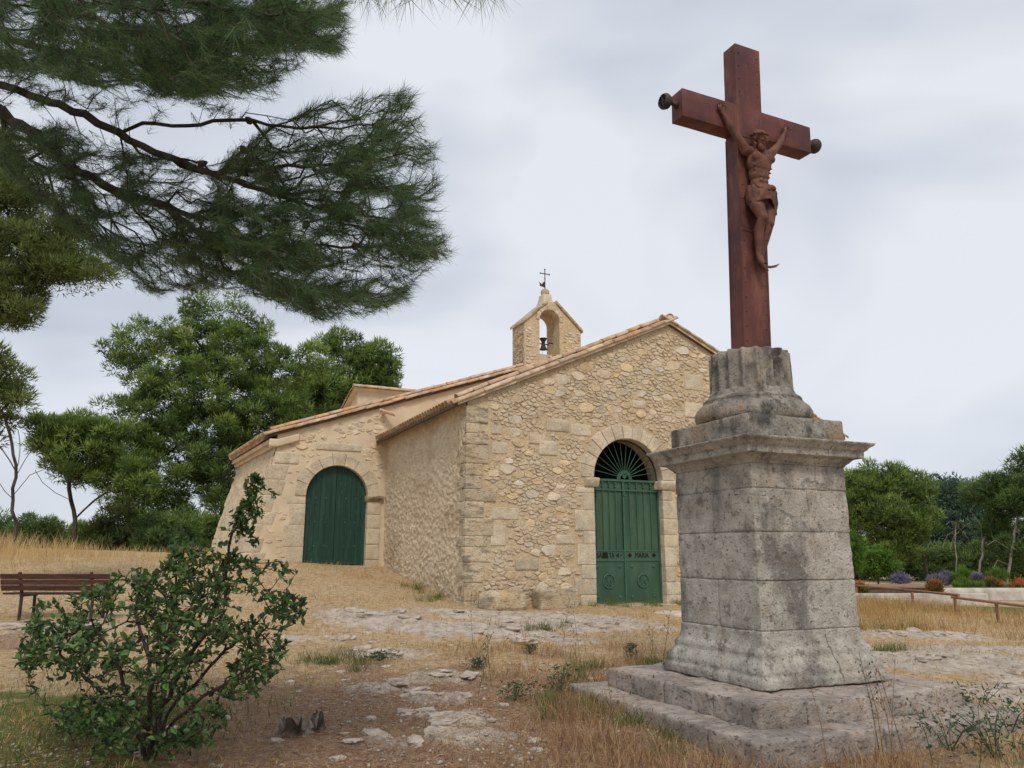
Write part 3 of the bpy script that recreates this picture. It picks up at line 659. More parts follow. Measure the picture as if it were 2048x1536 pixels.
def tile_field(parent, y0, y1, x_e, x_r, zf, step=.215, pitch=.42):
    """the tiles that cannot be picked apart from the ground, joined"""
    mb = MB(); vs_ = [v.co.copy() for v in TILE.vertices]; fs = [tuple(p.vertices) for p in TILE.polygons]
    sg = 1 if x_r > x_e else -1; al = math.atan(abs(zf(x_r) - zf(x_e)) / abs(x_r - x_e)); X = Vector((sg * math.cos(al), 0, math.sin(al))); Y = Vector((0, 0, 1)).cross(X).normalized(); Z = X.cross(Y)
    n = int(abs(x_r - x_e) / math.cos(al) / pitch); y = y0
    while y < y1:
        for k in range(n):
            o = Vector((x_e, y, zf(x_e) + .10)) + X * (k * pitch)
            mb.add([o + X * c.x + Y * c.y + Z * c.z for c in vs_], fs)
        y += step
    o = mb.build('roof_tile_field', mt['tile'], parent); o['kind'] = 'stuff'; return o
def roof(name, y0, y1, xl, xr, rx, zf, left_end=0):
    # deck: two sloping slabs with a little overhang
    mb = MB(); th = .09
    for xe in (xl, xr):
        P = [(xe, y0, zf(xe)), (rx, y0, zf(rx)), (rx, y1, zf(rx)), (xe, y1, zf(xe))]
        v = P + [(a, b, c + th) for a, b, c in P]
        f = [(0,3,2,1),(4,5,6,7),(0,1,5,4),(2,3,7,6),(3,0,4,7)] if xe < rx else [(0,1,2,3),(4,7,6,5),(0,4,5,1),(2,6,7,3),(3,7,4,0)]
        mb.add(v, f)
    return mb.build(name, mt['deck'], chapel)
def slope_dir(xe, rx, zf): return Vector((rx - xe, 0, zf(rx) - zf(xe))).normalized()
def verge(parent, y, xe, rx, zf, rows=2):
    d = slope_dir(xe, rx, zf); ln = math.hypot(rx - xe, zf(rx) - zf(xe))
    for r_ in range(rows):
        s = -.06 + r_ * .22
        while s < ln - .12:
            base = Vector((xe, y + r_ * .21, zf(xe) + .075 + r_ * .13)) + d * s + Vector((0, 0, rt.uniform(-.006, .01)))
            tile(parent, base, d + Vector((0, rt.uniform(-.01, .01), .035))); s += .445
def eaves(parent, pf, y0, y1, d, step=.205):
    y = y0
    while y < y1:
        x, z = pf(y)
        tile(parent, (x, y, z + .11), d); tile(parent, (x + .03, y + step / 2, z + .105), d, flip=True, name='channel_tile'); y += step
XL, XR = -4.70, 7.80
fr = roof('front_roof', -.10, YB, XL, XR, RX, lambda x: roof_z(x) + .0)
MB().prism([(-4.62, roof_z(-4.62) + .005), (RX, RZ + .005), (RX, RZ + .10), (-4.62, roof_z(-4.62) + .10)], -.125, -.102).build('verge_mortar', mt['plaster'], fr)
MB().prism([(7.74, roof_z(7.74) + .005), (7.74, roof_z(7.74) + .10), (RX, RZ + .10), (RX, RZ + .005)], -.125, -.102).build('verge_mortar', mt['plaster'], fr)
for xe in (XL, XR): verge(fr, -.06, xe, RX, roof_z)
tile_field(fr, .34, YB - .1, XL + .42, RX, roof_z); tile_field(fr, .34, YB - .1, XR - .42, RX, roof_z)
dL = slope_dir(XL, RX, roof_z); eaves(fr, lambda y: (XL - .05, roof_z(XL)), .32, YB - .15, dL, .21)
dR = slope_dir(XR, RX, roof_z); eaves(fr, lambda y: (XR + .05, roof_z(XR)), .32, YB - .15, dR, .42)
y = -.14
while y < YB - .4: tile(fr, (RX, y, RZ + .20), (0, 1, .02), name='ridge_tile'); y += .44
block('ridge_end_mortar', RX - .09, RX + .09, -.13, .0, RZ + .1, RZ + .27, mt['plaster'], fr, .05, .008, .05, 8)
# rear roof: its left eaves follow the skewed wall
rr_ = roof('rear_roof', YB - .10, LW + .3, -7.98, 11.0, RX, roof2_z)
verge(rr_, YB - .06, -8.0, RX, roof2_z); verge(rr_, YB - .06, 11.0, RX, roof2_z)
tile_field(rr_, YB + .35, LW, -7.6, RX, roof2_z); tile_field(rr_, YB + .35, LW, 10.6, RX, roof2_z)
d2 = slope_dir(-8, RX, roof2_z); eaves(rr_, lambda y: (eave_pt(y) - .34, 4.97), YB + .3, LW, d2, .21)
y = YB - .1
while y < LW - .3: tile(rr_, (RX, y, R2Z + .20), (0, 1, .02), name='ridge_tile'); y += .44
# zinc spout where the two roofs meet
tile(rr_, (-4.62, YB - .16, 6.06), (.5, -.4, -.22), flip=True, name='rain_spout')
# raised block behind, with its own lean-to roof
bk = MB().prism([(-4.78, 5.4), (-1.2, 5.4), (-1.2, 7.13), (-4.78, 7.13)], 9.0, 12.2).build('raised_block', mt['plaster'], chapel)
for v in bk.data.vertices:
    if v.co.z > 6 and v.co.y > 10: v.co.z = 6.15
MB().add([(-4.95, 8.85, 7.15), (-1.0, 8.85, 7.15), (-1.0, 12.4, 6.08), (-4.95, 12.4, 6.08), (-4.95, 8.85, 7.22), (-1.0, 8.85, 7.22), (-1.0, 12.4, 6.15), (-4.95, 12.4, 6.15)],
         [(0,3,2,1),(4,5,6,7),(0,1,5,4),(1,2,6,5),(2,3,7,6),(3,0,4,7)]).build('block_roof', mt['plaster'], chapel)
br = chapel.children[-1]
x = -4.98
while x < -1.2: tile(br, (x, 8.86, 7.22), (1, 0, .02), name='ridge_tile'); x += .42
y = 8.9
while y < 12.2: tile(br, (-4.9, y + .4, 7.22 - (y + .4 - 8.85) * .301), (0, -1, .301), name='roof_tile'); y += .42
MB().box(-4.2, -3.45, 8.97, 9.03, 6.42, 6.62).build('vent_opening', mt['tile'], bk)

# ---- bell gable
bg_ = bpy.data.objects.new('bell_gable', None); link(bg_, chapel)
bx0, bx1, by0, by1 = .40, 2.66, YB - .05, YB + .93; oc, orr, osz = 1.39, .40, 9.76
poly = [(bx0, 7.0), (oc - orr, 7.0)] + list(reversed(arc(oc, osz, orr, 0, math.pi, 20))) + [(oc + orr, 7.0), (bx1, 7.0), (bx1, 9.50), (1.62, 10.46), (1.36, 10.46), (bx0, 9.60)]
MB().prism(poly, by0, by1).build('bell_wall', mt['mortar'], bg_)
MB().box(oc - orr - .06, oc + orr + .06, by0 - .03, by1 + .02, 7.1, 8.50).build('bell_sill', mt['dressed'], bg_, bevel=.02)
def bg_in(x, z, m):
    if x < bx0 + .03 + m or x > bx1 - .03 - m or z < 7.4 or z > 9.45 - m + .0 * x: return False
    if z < osz and abs(x - oc) < orr + .14 + m: return False
    if z >= osz and (x - oc) ** 2 + (z - osz) ** 2 < (orr + .16 + m) ** 2: return False
    return z > 8.5 or abs(x - oc) > orr + .1
rubble(bg_, (bx0, bx1, 7.4, 9.6), bg_in, lambda a, b, o: (a, by0 - o, b), 3000, .05, .11, .012, .02, 1.9, 21, name='stone')
rubble(bg_, (by0, by1, 7.4, 9.5), lambda x, z, m: by0 + .04 + m < x < by1 - .04 - m and z < 9.45 - m, lambda a, b, o: (bx0 - o, a, b), 1500, .05, .11, .012, .02, 1.9, 22, name='stone', mat='quoin')
# arch ring and coping
voussoirs(bg_, oc, osz, orr - .004, [.54, .56], 9, by0 - .03, by0 + .3, mt['dressed'], keyname=False, seed=8)
cop = [[(bx0 - .07, 9.55), (1.30, 10.40), (1.30, 10.52), (bx0 - .07, 9.66)], [(1.66, 10.42), (bx1 + .07, 9.46), (bx1 + .07, 9.57), (1.66, 10.54)]]
for c_ in cop: MB().prism(c_, by0 - .07, by1 + .07).build('coping_slab', mt['quoin'], bg_, bevel=.015)
mcx = 1.48; my = (by0 + by1) / 2
fb = MB(); prof = [(.27, 10.34), (.23, 10.48), (.195, 10.60), (.17, 10.74), (.16, 10.86)]
v = []; f = []
for r_, z in prof: v += [(mcx - r_, my - r_ * 1.2, z), (mcx + r_, my - r_ * 1.2, z), (mcx + r_, my + r_ * 1.2, z), (mcx - r_, my + r_ * 1.2, z)]
for i in range(len(prof) - 1):
    for k in range(4): k2 = (k + 1) % 4; f.append((i * 4 + k, i * 4 + k2, i * 4 + 4 + k2, i * 4 + 4 + k))
f += [(3, 2, 1, 0), (16, 17, 18, 19)]
fb.add(v, f).build('finial_block', mt['dressed'], bg_, bevel=.012)
MB().ball((mcx, my, 10.97), .16, 16, 10).build('stone_ball', mt['quoin'], bg_, True)
ic = MB(); ic.tube([(mcx, my, 11.08), (mcx, my, 11.86)], .017, 6); ic.tube([(mcx - .19, my, 11.70), (mcx + .19, my, 11.70)], .017, 6)
for p in ((mcx - .19, 11.70), (mcx + .19, 11.70), (mcx, 11.87)): ic.ball((p[0], my, p[1]), .028, 8, 6)
ic.ball((mcx, my, 11.5), .028, 8, 6); ic.build('iron_cross', mt['iron_dark'], bg_)
MB().prism([(mcx - .01, 11.16), (mcx - .01, 11.40), (mcx - .07, 11.37), (mcx - .12, 11.28), (mcx - .20, 11.32), (mcx - .23, 11.36), (mcx - .20, 11.20), (mcx - .10, 11.19)][::-1], my - .008, my + .008).build('weather_vane', mt['iron_dark'], bg_)
bl = MB(); bz = 8.55; prof = [(.15, .08), (.14, .10), (.105, .15), (.08, .23), (.07, .30)]
bl.lathe([(r_, bz + .18 + z) for r_, z in prof], 16, (oc, my))
bl.lathe([(.055, bz + .48), (.07, bz + .54), (.10, bz + .61), (.14, bz + .665), (.14, bz + .68)], 16, (oc, my)); bl.build('bell', mt['iron_dark'], bg_)
MB().tube([(oc - orr - .05, my, bz + .55), (oc - .22, my, bz + .54), (oc - .2, my, bz + .47), (oc + .2, my, bz + .47), (oc + .22, my, bz + .53), (oc + orr + .05, my, bz + .54)], .022, 6).build('bell_axle', mt['iron_dark'], bg_)
MB().tube([(oc - .03, my, bz + .27), (oc - .05, my, bz - .02)], .006, 5).build('bell_rope', mt['iron_dark'], bg_)
MB().box(bx0 - .07, bx0 + .16, by0 - .06, by0 + .35, 7.62, 7.82).build('zinc_flashing', mt['zinc'], bg_)

# ---- the iron gate
gate = bpy.data.objects.new('iron_gate', None); link(gate, chapel)
GY = .20; GX0, GX1, GZ = DX - DR + .005, DX + DR - .005, .45
mid = .045
for a, b in ((GX0, mid - .006), (mid + .006, GX1)):
    MB().box(a, b, GY, GY + .012, GZ, 1.50).build('gate_panel', mt['green'], gate)
    MB().box(a, b, GY - .006, GY + .014, 1.51, 1.745).build('name_band', mt['green'], gate)
    n = 5; w_ = (b - a) / n
    for i in range(n):
        MB().box(a + i * w_ + (.0 if i == 0 else .012), a + (i + 1) * w_ - .014, GY + .02, GY + .03, 1.74, 3.50).build('gate_sheet', mt['green'], gate)
        xx = a + (i + 1) * w_ - .002
        if i < n - 1: MB().tube([(xx - .02, GY - .01, 1.75), (xx - .02, GY - .01, 3.40)], .013, 6).build('gate_bar', mt['green_rail'], gate)
        if i < n - 1: MB().lathe([(.004, 3.30), (.03, 3.34), (.012, 3.37), (.028, 3.42), (.004, 3.47)], 6, (xx - .02, GY - .012)).build('bar_knop', mt['green_rail'], gate)
for z0, z1, yy in ((1.485, 1.53, -.022), (1.725, 1.765, -.022), (3.235, 3.275, -.024), (3.475, 3.53, -.03), (GZ, GZ + .05, -.012)):
    MB().box(GX0, GX1, GY + yy, GY + .012, z0, z1).build('gate_rail', mt['green_rail'], gate, bevel=.004)
for xx in (GX0 + .02, mid, GX1 - .02): MB().box(xx - .022, xx + .022, GY - .034, GY - .004, GZ + .003, 3.47).build('gate_stile', mt['green_rail'], gate, bevel=.004)
MB().tube([(mid, GY - .04, 3.24), (mid + .03, GY - .05, 3.19), (mid - .02, GY - .05, 3.13), (mid + .06, GY - .05, 3.11)], .016, 6).build('latch', mt['green_rail'], gate)
def torus(mb, c, R_, r_, n=28, m=8, a0=0, a1=2 * math.pi):
    return mb.tube([(c[0] + R_ * math.cos(a0 + (a1 - a0) * i / n), c[1], c[2] + R_ * math.sin(a0 + (a1 - a0) * i / n)) for i in range(n + 1)], r_, m)
for k, xx in enumerate((-.44, .58)):
    md = MB(); torus(md, (xx, GY - .012, 1.0), .165, .017)
    ang = [(.9, 2.2, 3.9, 5.2), (.6, 2.4, 3.8, 5.6)][k]
    for a in ang: md.tube([(xx, GY - .006, 1.0), (xx + .15 * math.cos(a), GY - .012, 1.0 + .15 * math.sin(a))], .011, 5)
    torus(md, (xx, GY - .008, .97), .07, .010, 14, 6, .2, 2.9); md.build('medallion', mt['green_rail'], gate)
    for sx in (-1, 1):
        for zz in (1.36, .62): o = MB(); o.ball((xx + sx * .33, GY - .006, zz), (.042, .02, .042), 10, 6); o.build('rivet', mt['green_rail'], gate)
# dark letters laid on the band, standing in for cuts into the unlit interior
def letters(txt, x0, x1, z0, z1, y):
    cu = bpy.data.curves.new('letter', 'FONT'); cu.body = txt; cu.size = 1; cu.extrude = .004
    o = bpy.data.objects.new('tmp', cu); col.objects.link(o); dg = bpy.context.evaluated_depsgraph_get()
    me = bpy.data.meshes.new_from_object(o.evaluated_get(dg)); bpy.data.objects.remove(o)
    c = np.array([v.co[:] for v in me.vertices]); lo = c.min(0); hi = c.max(0)
    for v in me.vertices:
        q = v.co; v.co = (x0 + (q.x - lo[0]) / (hi[0] - lo[0]) * (x1 - x0), y - q.z, z0 + (q.y - lo[1]) / (hi[1] - lo[1]) * (z1 - z0))
    me.materials.clear(); me.materials.append(mt['black']); me.name = 'lettering'
    return link(bpy.data.objects.new('lettering', me), gate)
yl = GY - .0115
letters('SA', -.775, -.61, 1.57, 1.695, yl); MB().box(-.605, -.45, yl - .002, yl + .003, 1.555, 1.70).build('dark_cut_out_square', mt['black'], gate)
letters('TA', -.42, -.265, 1.57, 1.695, yl)
def cut(pts, nm): MB().prism(pts, yl - .002, yl + .004).build(nm, mt['black'], gate)
cut([(-.215, 1.63), (-.13, 1.575), (-.13, 1.69)], 'dark_cut_out_triangle')
for xx in (-.075, -.035): cut([(xx - .018, 1.632), (xx, 1.617), (xx + .018, 1.632), (xx, 1.647)], 'dark_cut_out_lozenge')
for xx in (.20, .93): cut([(xx - .07, 1.63), (xx, 1.57), (xx + .07, 1.63), (xx, 1.69)], 'dark_cut_out_lozenge')
letters('MARIA', .36, .77, 1.57, 1.695, yl)
# tympanum: rays, half rosette and heart
ty = bpy.data.objects.new('tympanum', None); link(ty, chapel)
for i in range(1, 15):
    a = math.pi * i / 15; MB().tube([(DX + .19 * math.cos(a), GY, DS + .04 + .19 * math.sin(a)), (DX + (DR - .03) * math.cos(a), GY, DS + .02 + (DR - .04) * math.sin(a))], .009, 5).build('ray', mt['green_rail'], ty)
o = MB(); torus(o, (DX, GY, DS), DR - .03, .022, 28, 6, 0, math.pi); o.build('arch_hoop', mt['iron_dark'], ty)
o = MB(); torus(o, (DX, GY - .01, DS), .165, .035, 18, 6, 0, math.pi)
for i in range(12): a = math.pi * (i + .5) / 12; o.ball((DX + .21 * math.cos(a), GY - .01, DS + .21 * math.sin(a)), .028, 8, 6)
o.build('half_rosette', mt['green_rail'], ty)
hp = [(DX, DS + .01), (DX + .06, DS + .075), (DX + .068, DS + .11), (DX + .045, DS + .135), (DX + .015, DS + .125), (DX, DS + .105), (DX - .015, DS + .125), (DX - .045, DS + .135), (DX - .068, DS + .11), (DX - .06, DS + .075)]
MB().prism(hp, GY - .02, GY).build('heart', mt['green_rail'], ty)
MB().box(DX - DR - .05, DX + DR + .05, 1.6, 1.62, .2, 4.75).build('dark_interior_sheet', mt['black'], chapel)  # added black sheet, stands in for the unlit room behind the gate
block('threshold', DX - 1.15, DX + 1.2, -.22, .42, .18, .445, mt['slab'], chapel, .1, .006, .03, 15)

# ---- the plank door
dr = bpy.data.objects.new('plank_door', None); link(dr, chapel)
def arch_z(x, r, cx, cz): return cz + math.sqrt(max(0, r * r - (x - cx) ** 2))
YD = YB + .16; npl = 12
for i in range(npl):
    a = SX - SR + .004 + i * (2 * SR - .008) / npl; b = a + (2 * SR - .008) / npl - (.012 if i == 5 else .004)
    tp = [(b + (a - b) * t / 4, arch_z(b + (a - b) * t / 4, SR - .01, SX, SS)) for t in range(5)]
    MB().prism([(a, 1.32), (b, 1.32)] + tp, YD + .002 * (i % 2), YD + .05).build('plank', mt['door'], dr, bevel=.003)
MB().box(SX - SR + .02, SX + SR - .02, YD - .02, YD - .001, 1.36, 1.50).build('bottom_rail', mt['door'], dr, bevel=.004)
for zz in (1.9, 2.6, 3.3):
    for sx in (-.6, -.3, .3, .6): MB().ball((SX + sx, YD - .003, zz), .012, 6, 4).build('nail_head', mt['zinc'], dr)
MB().prism([(SX - SR, 1.3), (SX + SR, 1.3)] + arc(SX, SS, SR, 0, math.pi, 16), YD + .3, YD + .32).build('dark_interior_sheet', mt['black'], chapel)  # another added black sheet, in place of the darkness behind the planks

# ---- loose blocks used as seats against the front wall, flagstones before the gate
def placed(name, x, y, z, sx, sy, sz, rz, mat, label, cat, seed, group=None, amp=.03, rnd=.07, cell=.06, parent=None):
    p = CH(x, y); o = block(name, -sx / 2, sx / 2, -sy / 2, sy / 2, 0, sz, mat, None, cell, amp, rnd, seed, low=.03)
    o.location = (p[0], p[1], z); o.rotation_euler = (0, 0, TH + rz); tag(o, label, cat, group); return o
placed('stone_block', -3.58, -.36, gz(*CH(-3.58, -.36)[:2]) - .06, 1.02, .55, .46, .03, mt['quoin'], 'rounded trough-shaped limestone block lying against the chapel corner', 'stone block', 3, rnd=.13)
placed('stone_block', -2.22, -.34, gz(*CH(-2.22, -.34)[:2]) - .06, 1.02, .5, .48, -.02, mt['quoin'], 'squared layered limestone block by the wall next to the gate', 'stone block', 8, rnd=.05)

# ================================================================== pedestal of the cross
ped = thing('pedestal', (PC[0], PC[1], 0), TH2, 'weathered grey limestone pedestal with stepped base carrying the iron cross', 'pedestal')
def slabs(name, half, z0, z1, cuts, mat, seed, y_end=None):
    """a ring of step slabs: front row split at cuts, left and back pieces behind it"""
    d = .62; a = -half; xs = [-half] + cuts + [half]
    for i in range(len(xs) - 1):
        block(name, xs[i] + (.004 if i else 0), xs[i + 1] - .004, -half, -half + d, z0, z1 - (.012 if i % 2 else 0), mat, ped, .05, .014, .02, seed + i, low=.012)
    ys = [-half + d, .15, half]
    for i in range(2):
        block(name, -half, -half + d, ys[i] + .006, ys[i + 1] - .004, z0, z1 - .008 * i, mat, ped, .05, .014, .02, seed + 10 + i, low=.012)
        block(name, half - d, half, ys[i] + .006, ys[i + 1] - .004, z0, z1 - .006 * i, mat, ped, .07, .014, .035, seed + 20 + i, low=.012)
    block(name, -half + d + .004, half - d - .004, half - d, half, z0, z1, mat, ped, .08, .012, .03, seed + 30)
    block(name, -half + d + .004, half - d - .004, -half + d + .004, half - d - .004, z0, z1 - .01, mat, ped, .15, .006, .02, seed + 31)
slabs('lower_step_slab', 1.57, -.30, .222, [-.2, .95], mt['step'], 100)
slabs('upper_step_slab', 1.24, .20, .425, [-.72, .88], mt['step'], 140)
# moulded base: two stones meeting in a slanting joint on the front
HB, HS = .785, .632
def base_shape(p):
    q = p.copy(); t = np.clip((q[:, 2] - .43) / .50, 0, 1)
    # plinth, torus, fillet and cavetto up to the shaft
    prof = np.interp(t, [0, .17, .20, .30, .40, .48, .52, .60, .66, .70, .85, 1], [HB, HB + .004, HB - .028, HB - .022, HB - .045, HB - .075, HB - .092, HB - .088, HB - .10, HB - .125, HB - .146, HS + .004])
    q[:, :2] *= (prof / HB)[:, None]
    n = (fbm(q * 7, 4, 5) - .5) * .04; q[:, :2] *= (1 + n)[:, None]
    return q
def base_piece(x0, x1, y0, y1, seed):
    return block('base_stone', x0, x1, y0, y1, .428, .93, mt['pedestal'], ped, (.04, .04, .02), .012, .012, seed, shape=base_shape)
base_piece(-HB, .20, -HB, -.05, 201); base_piece(.206, HB, -HB, -.05, 202); base_piece(-HB, .20, -.044, HB, 203); base_piece(.206, HB, -.044, HB, 204)
# shaft courses
for k, (z0, z1) in enumerate([(.93, 1.40), (1.40, 1.87), (1.87, 2.30), (2.30, 2.555)]):
    g = .004
    def sh(p, z0=z0):
        q = p.copy(); s_ = 1 - (q[:, 2] - .93) * .004; q[:, :2] *= s_[:, None]; return q
    cx = [.9, .12, .08, .22][k]; cy = [-.02, .9, .0, -.25][k]
    def pc(a, b, c, d, sd): block('shaft_stone', a, b, c, d, z0 + g, z1 - g, mt['pedestal'], ped, .04, .012, .010, sd, shape=sh, low=.008)
    s0 = 210 + k * 7
    if cx < .8 and cy < .8:
        pc(-HS, cx - g, -HS, cy - g, s0); pc(cx + g, HS, -HS, cy - g, s0 + 1); pc(-HS, cx - g, cy + g, HS, s0 + 2); pc(cx + g, HS, cy + g, HS, s0 + 3)
    elif cx < .8: pc(-HS, cx - g, -HS, HS, s0); pc(cx + g, HS, -HS, HS, s0 + 1)
    else: pc(-HS, HS, -HS, cy - g, s0); pc(-HS, HS, cy + g, HS, s0 + 1)
MB().box(-HS + .012, HS - .012, -HS + .012, HS - .012, .5, 2.6).build('joint_fill', mt['pedestal'], ped)
# cornice in two stones
def cor_shape(p):
    q = p.copy(); t = np.clip((q[:, 2] - 2.55) / .245, 0, 1)
    prof = np.interp(t, [0, .10, .14, .28, .34, .36, .66, .68, .80, .9, 1], [HS + .004, HS + .012, HS + .032, HS + .06, HS + .085, HS + .138, HS + .142, HS + .165, HS + .185, HS + .222, HS + .232])
    q[:, :2] *= (prof / .864)[:, None]; n = (fbm(q * 8, 3, 7) - .5) * .016; q[:, :2] *= (1 + n)[:, None]; return q
for a, b, sd in ((-.864, .30, 251), (.308, .864, 252)):
    block('cornice_stone', a, b, -.864, .864, 2.55, 2.795, mt['pedestal'], ped, (.06, .06, .0125), .005, .008, sd, shape=cor_shape)
block('column_plinth', -.655, .655, -.655, .655, 2.797, 3.05, mt['pedestal_dark'], ped, .045, .010, .022, 260)
prof = [(.58, 3.045), (.615, 3.07), (.632, 3.12), (.632, 3.17), (.61, 3.22), (.575, 3.255), (.548, 3.265), (.545, 3.285), (.525, 3.29), (.535, 3.305), (.53, 3.325), (.505, 3.345), (.475, 3.352), (.47, 3.385), (.458, 3.41)]
def worn(name, prof, n, fl, mat, seed, sub=1):
    mb = MB(); mb.lathe(prof, n, (0, 0), fl); p = np.array(mb.v)
    rr = np.hypot(p[:, 0], p[:, 1]); k = 1 + ((fbm(p * 9, 4, seed) - .5) * .014) / np.maximum(rr, .1); p[:, 0] *= k; p[:, 1] *= k
    mb.v = [tuple(q) for q in p]; return mb.build(name, mat, ped, True)
worn('column_base', prof, 96, None, mt['pedestal_dark'], 270)
def fl(a, z):
    t = (a * 18 / (2 * math.pi)) % 1.0; w_ = abs(t - .5) * 2; d = .075 if z > 3.43 else .075 * max(0, (z - 3.405) / .025)
    return 1 - d * 2.0 * max(0, 1 - (w_ / .86) ** 2.4)
zz = [3.41, 3.425, 3.435, 3.46] + [3.5 + .04 * i for i in range(9)] + [3.855]
worn('fluted_drum', [(.452 - (z - 3.41) * .02, z) for z in zz] + [(.40, 3.868), (.05, 3.868)], 216, fl, mt['pedestal_dark'], 280)

# ================================================================== iron cross with the figure
fl_, rl_ = R(1.6), R(1.1)
ex = U2 * math.cos(rl_) - np.array([0, 0, 1]) * math.sin(rl_)
ez = np.array([0, 0, 1.0]) + U2 * math.sin(rl_) - W2 * math.sin(fl_); ez /= np.linalg.norm(ez); ey = np.cross(ez, ex); ex = np.cross(ey, ez)
cross = thing('wayside_cross', (0, 0, 0), 0, 'tall rust red iron cross with a cast crucified figure on its front', 'cross')
o_ = np.array([2.709, 8.486, 3.85]) - ex * .05
cross.matrix_world = Matrix(((ex[0], ey[0], ez[0], o_[0]), (ex[1], ey[1], ez[1], o_[1]), (ex[2], ey[2], ez[2], o_[2]), (0, 0, 0, 1)))
hw = .187
def plate_box(name, x0, x1, y0, y1, z0, z1, seed):
    return block(name, x0, x1, y0, y1, z0, z1, mt['iron_red'], cross, .12, .003, .006, seed, low=.004)
hb = .028
plate_box('upright', -hw, hw, -hw, hb, -.25, 3.81, 301)
plate_box('crossbeam', -.965, -hw + .02, -hw + .004, hb - .004, 2.645, 2.995, 302); plate_box('crossbeam', hw - .02, .955, -hw + .004, hb - .004, 2.645, 2.995, 303)
for k, (x, y) in enumerate(((-hw, -hw), (hw, -hw), (-hw, hb), (hw, hb))):       # riveted corner angles
    rv = MB(); rv.box(x - .004 if x < 0 else x - .018, x + .018 if x < 0 else x + .004, y - .003 if y < 0 else y - .014, y + .014 if y < 0 else y + .003, -.02, 2.62); rv.build('corner_strip', mt['iron_red'], cross)
for z in np.arange(.12, 3.8, .17):
    for x, y in ((-hw + .045, -hw - .004), (hw - .045, -hw - .004)):
        if 2.6 < z < 3.05: continue
        MB().ball((x, y, z), (.010, .006, .010), 6, 4).build('rivet', mt['iron_red'], cross)
for z in (1.42, 2.60): MB().box(-hw - .003, hw + .003, -hw - .0045, -hw + .01, z, z + .012).build('seam', mt['iron_red'], cross)
# open ball finials at the ends of the beam
def finial(sx, x0):
    v = MB(); n = 14; prof = [(.05, 0), (.062, .02), (.03, .05), (.028, .10), (.05, .12), (.095, .15), (.118, .20), (.118, .24), (.10, .275)]
    prof += [(.088, .27), (.10, .235), (.10, .20), (.08, .165), (.02, .15)]
    for r_, t in prof:
        for k in range(n): a = 2 * math.pi * k / n; v.v.append((x0 + sx * t * .74, -.08 + .78 * r_ * math.cos(a), 2.83 + .78 * r_ * math.sin(a)))
    for i in range(len(prof) - 1):
        for k in range(n):
            k2 = (k + 1) % n; q = (i * n + k, i * n + k2, (i + 1) * n + k2, (i + 1) * n + k); v.f.append(q if sx < 0 else q[::-1])
    o = v.build('ball_finial', mt['iron_dark'], cross, True)
    sp = MB()
    for k in range(3): a = math.pi * k / 3 + .3; sp.tube([(x0 + sx * .192, -.08 + .07 * math.cos(a), 2.83 + .07 * math.sin(a)), (x0 + sx * .192, -.08 - .07 * math.cos(a), 2.83 - .07 * math.sin(a))], .008, 5)
    sp.build('spokes', mt['iron_dark'], o)
finial(-1, -.968); finial(1, .958)

# ---- the figure: one continuous surface from overlapping forms
def evalmesh(o):
    dg = bpy.context.evaluated_depsgraph_get(); me = bpy.data.meshes.new_from_object(o.evaluated_get(dg)); return me
def remeshed(mb, name, mat, parent, vox, smooth_it, smooth_f=.5):
    o = mk('tmp', mb.v, mb.f, mat)
    m = o.modifiers.new('r', 'REMESH'); m.mode = 'VOXEL'; m.voxel_size = vox
    s_ = o.modifiers.new('s', 'SMOOTH'); s_.iterations = smooth_it; s_.factor = smooth_f
    me = evalmesh(o); bpy.data.objects.remove(o); me.name = name; me.materials.clear(); me.materials.append(mat)
    me.polygons.foreach_set('use_smooth', [True] * len(me.polygons))
    return link(bpy.data.objects.new(name, me), parent)
def cap(mb, pts, rad, n=12):          # limb with rounded ends
    pts = [Vector(p) for p in pts]; mb.tube(pts, rad, n)
    mb.ball(pts[0], rad[0], n, 8); mb.ball(pts[-1], rad[-1], n, 8)
def obl(mb, c, r, rot=(0, 0, 0), n=16, m=12):     # rotated ellipsoid
    t = MB(); t.ball((0, 0, 0), r, n, m); M = Matrix.Rotation(rot[2], 3, 'Z') @ Matrix.Rotation(rot[1], 3, 'Y') @ Matrix.Rotation(rot[0], 3, 'X')
    mb.add([M @ Vector(v) + Vector(c) for v in t.v], t.f)
b = MB()
# trunk (front is -y); hips hang a little to one side
obl(b, (.035, -.275, 2.24), (.165, .105, .15)); obl(b, (.03, -.27, 2.10), (.135, .09, .12)); obl(b, (.035, -.27, 1.96), (.125, .085, .12)); obl(b, (.045, -.27, 1.82), (.155, .095, .12))
obl(b, (-.045, -.345, 2.285), (.085, .035, .06), (.15, 0, .1)); obl(b, (.125, -.345, 2.295), (.085, .035, .06), (.15, 0, -.1))     # chest
for i, z in enumerate((2.19, 2.14, 2.09)):                                                     # ribs
    for s in (-1, 1): obl(b, (.035 + s * (.09 - i * .008), -.328 + i * .012, z), (.055, .018, .012), (0, s * .35, s * -.3))
for z in (2.06, 2.0, 1.94):
    for s in (-1, 1): obl(b, (.035 + s * .035, -.345, z), (.032, .018, .028))
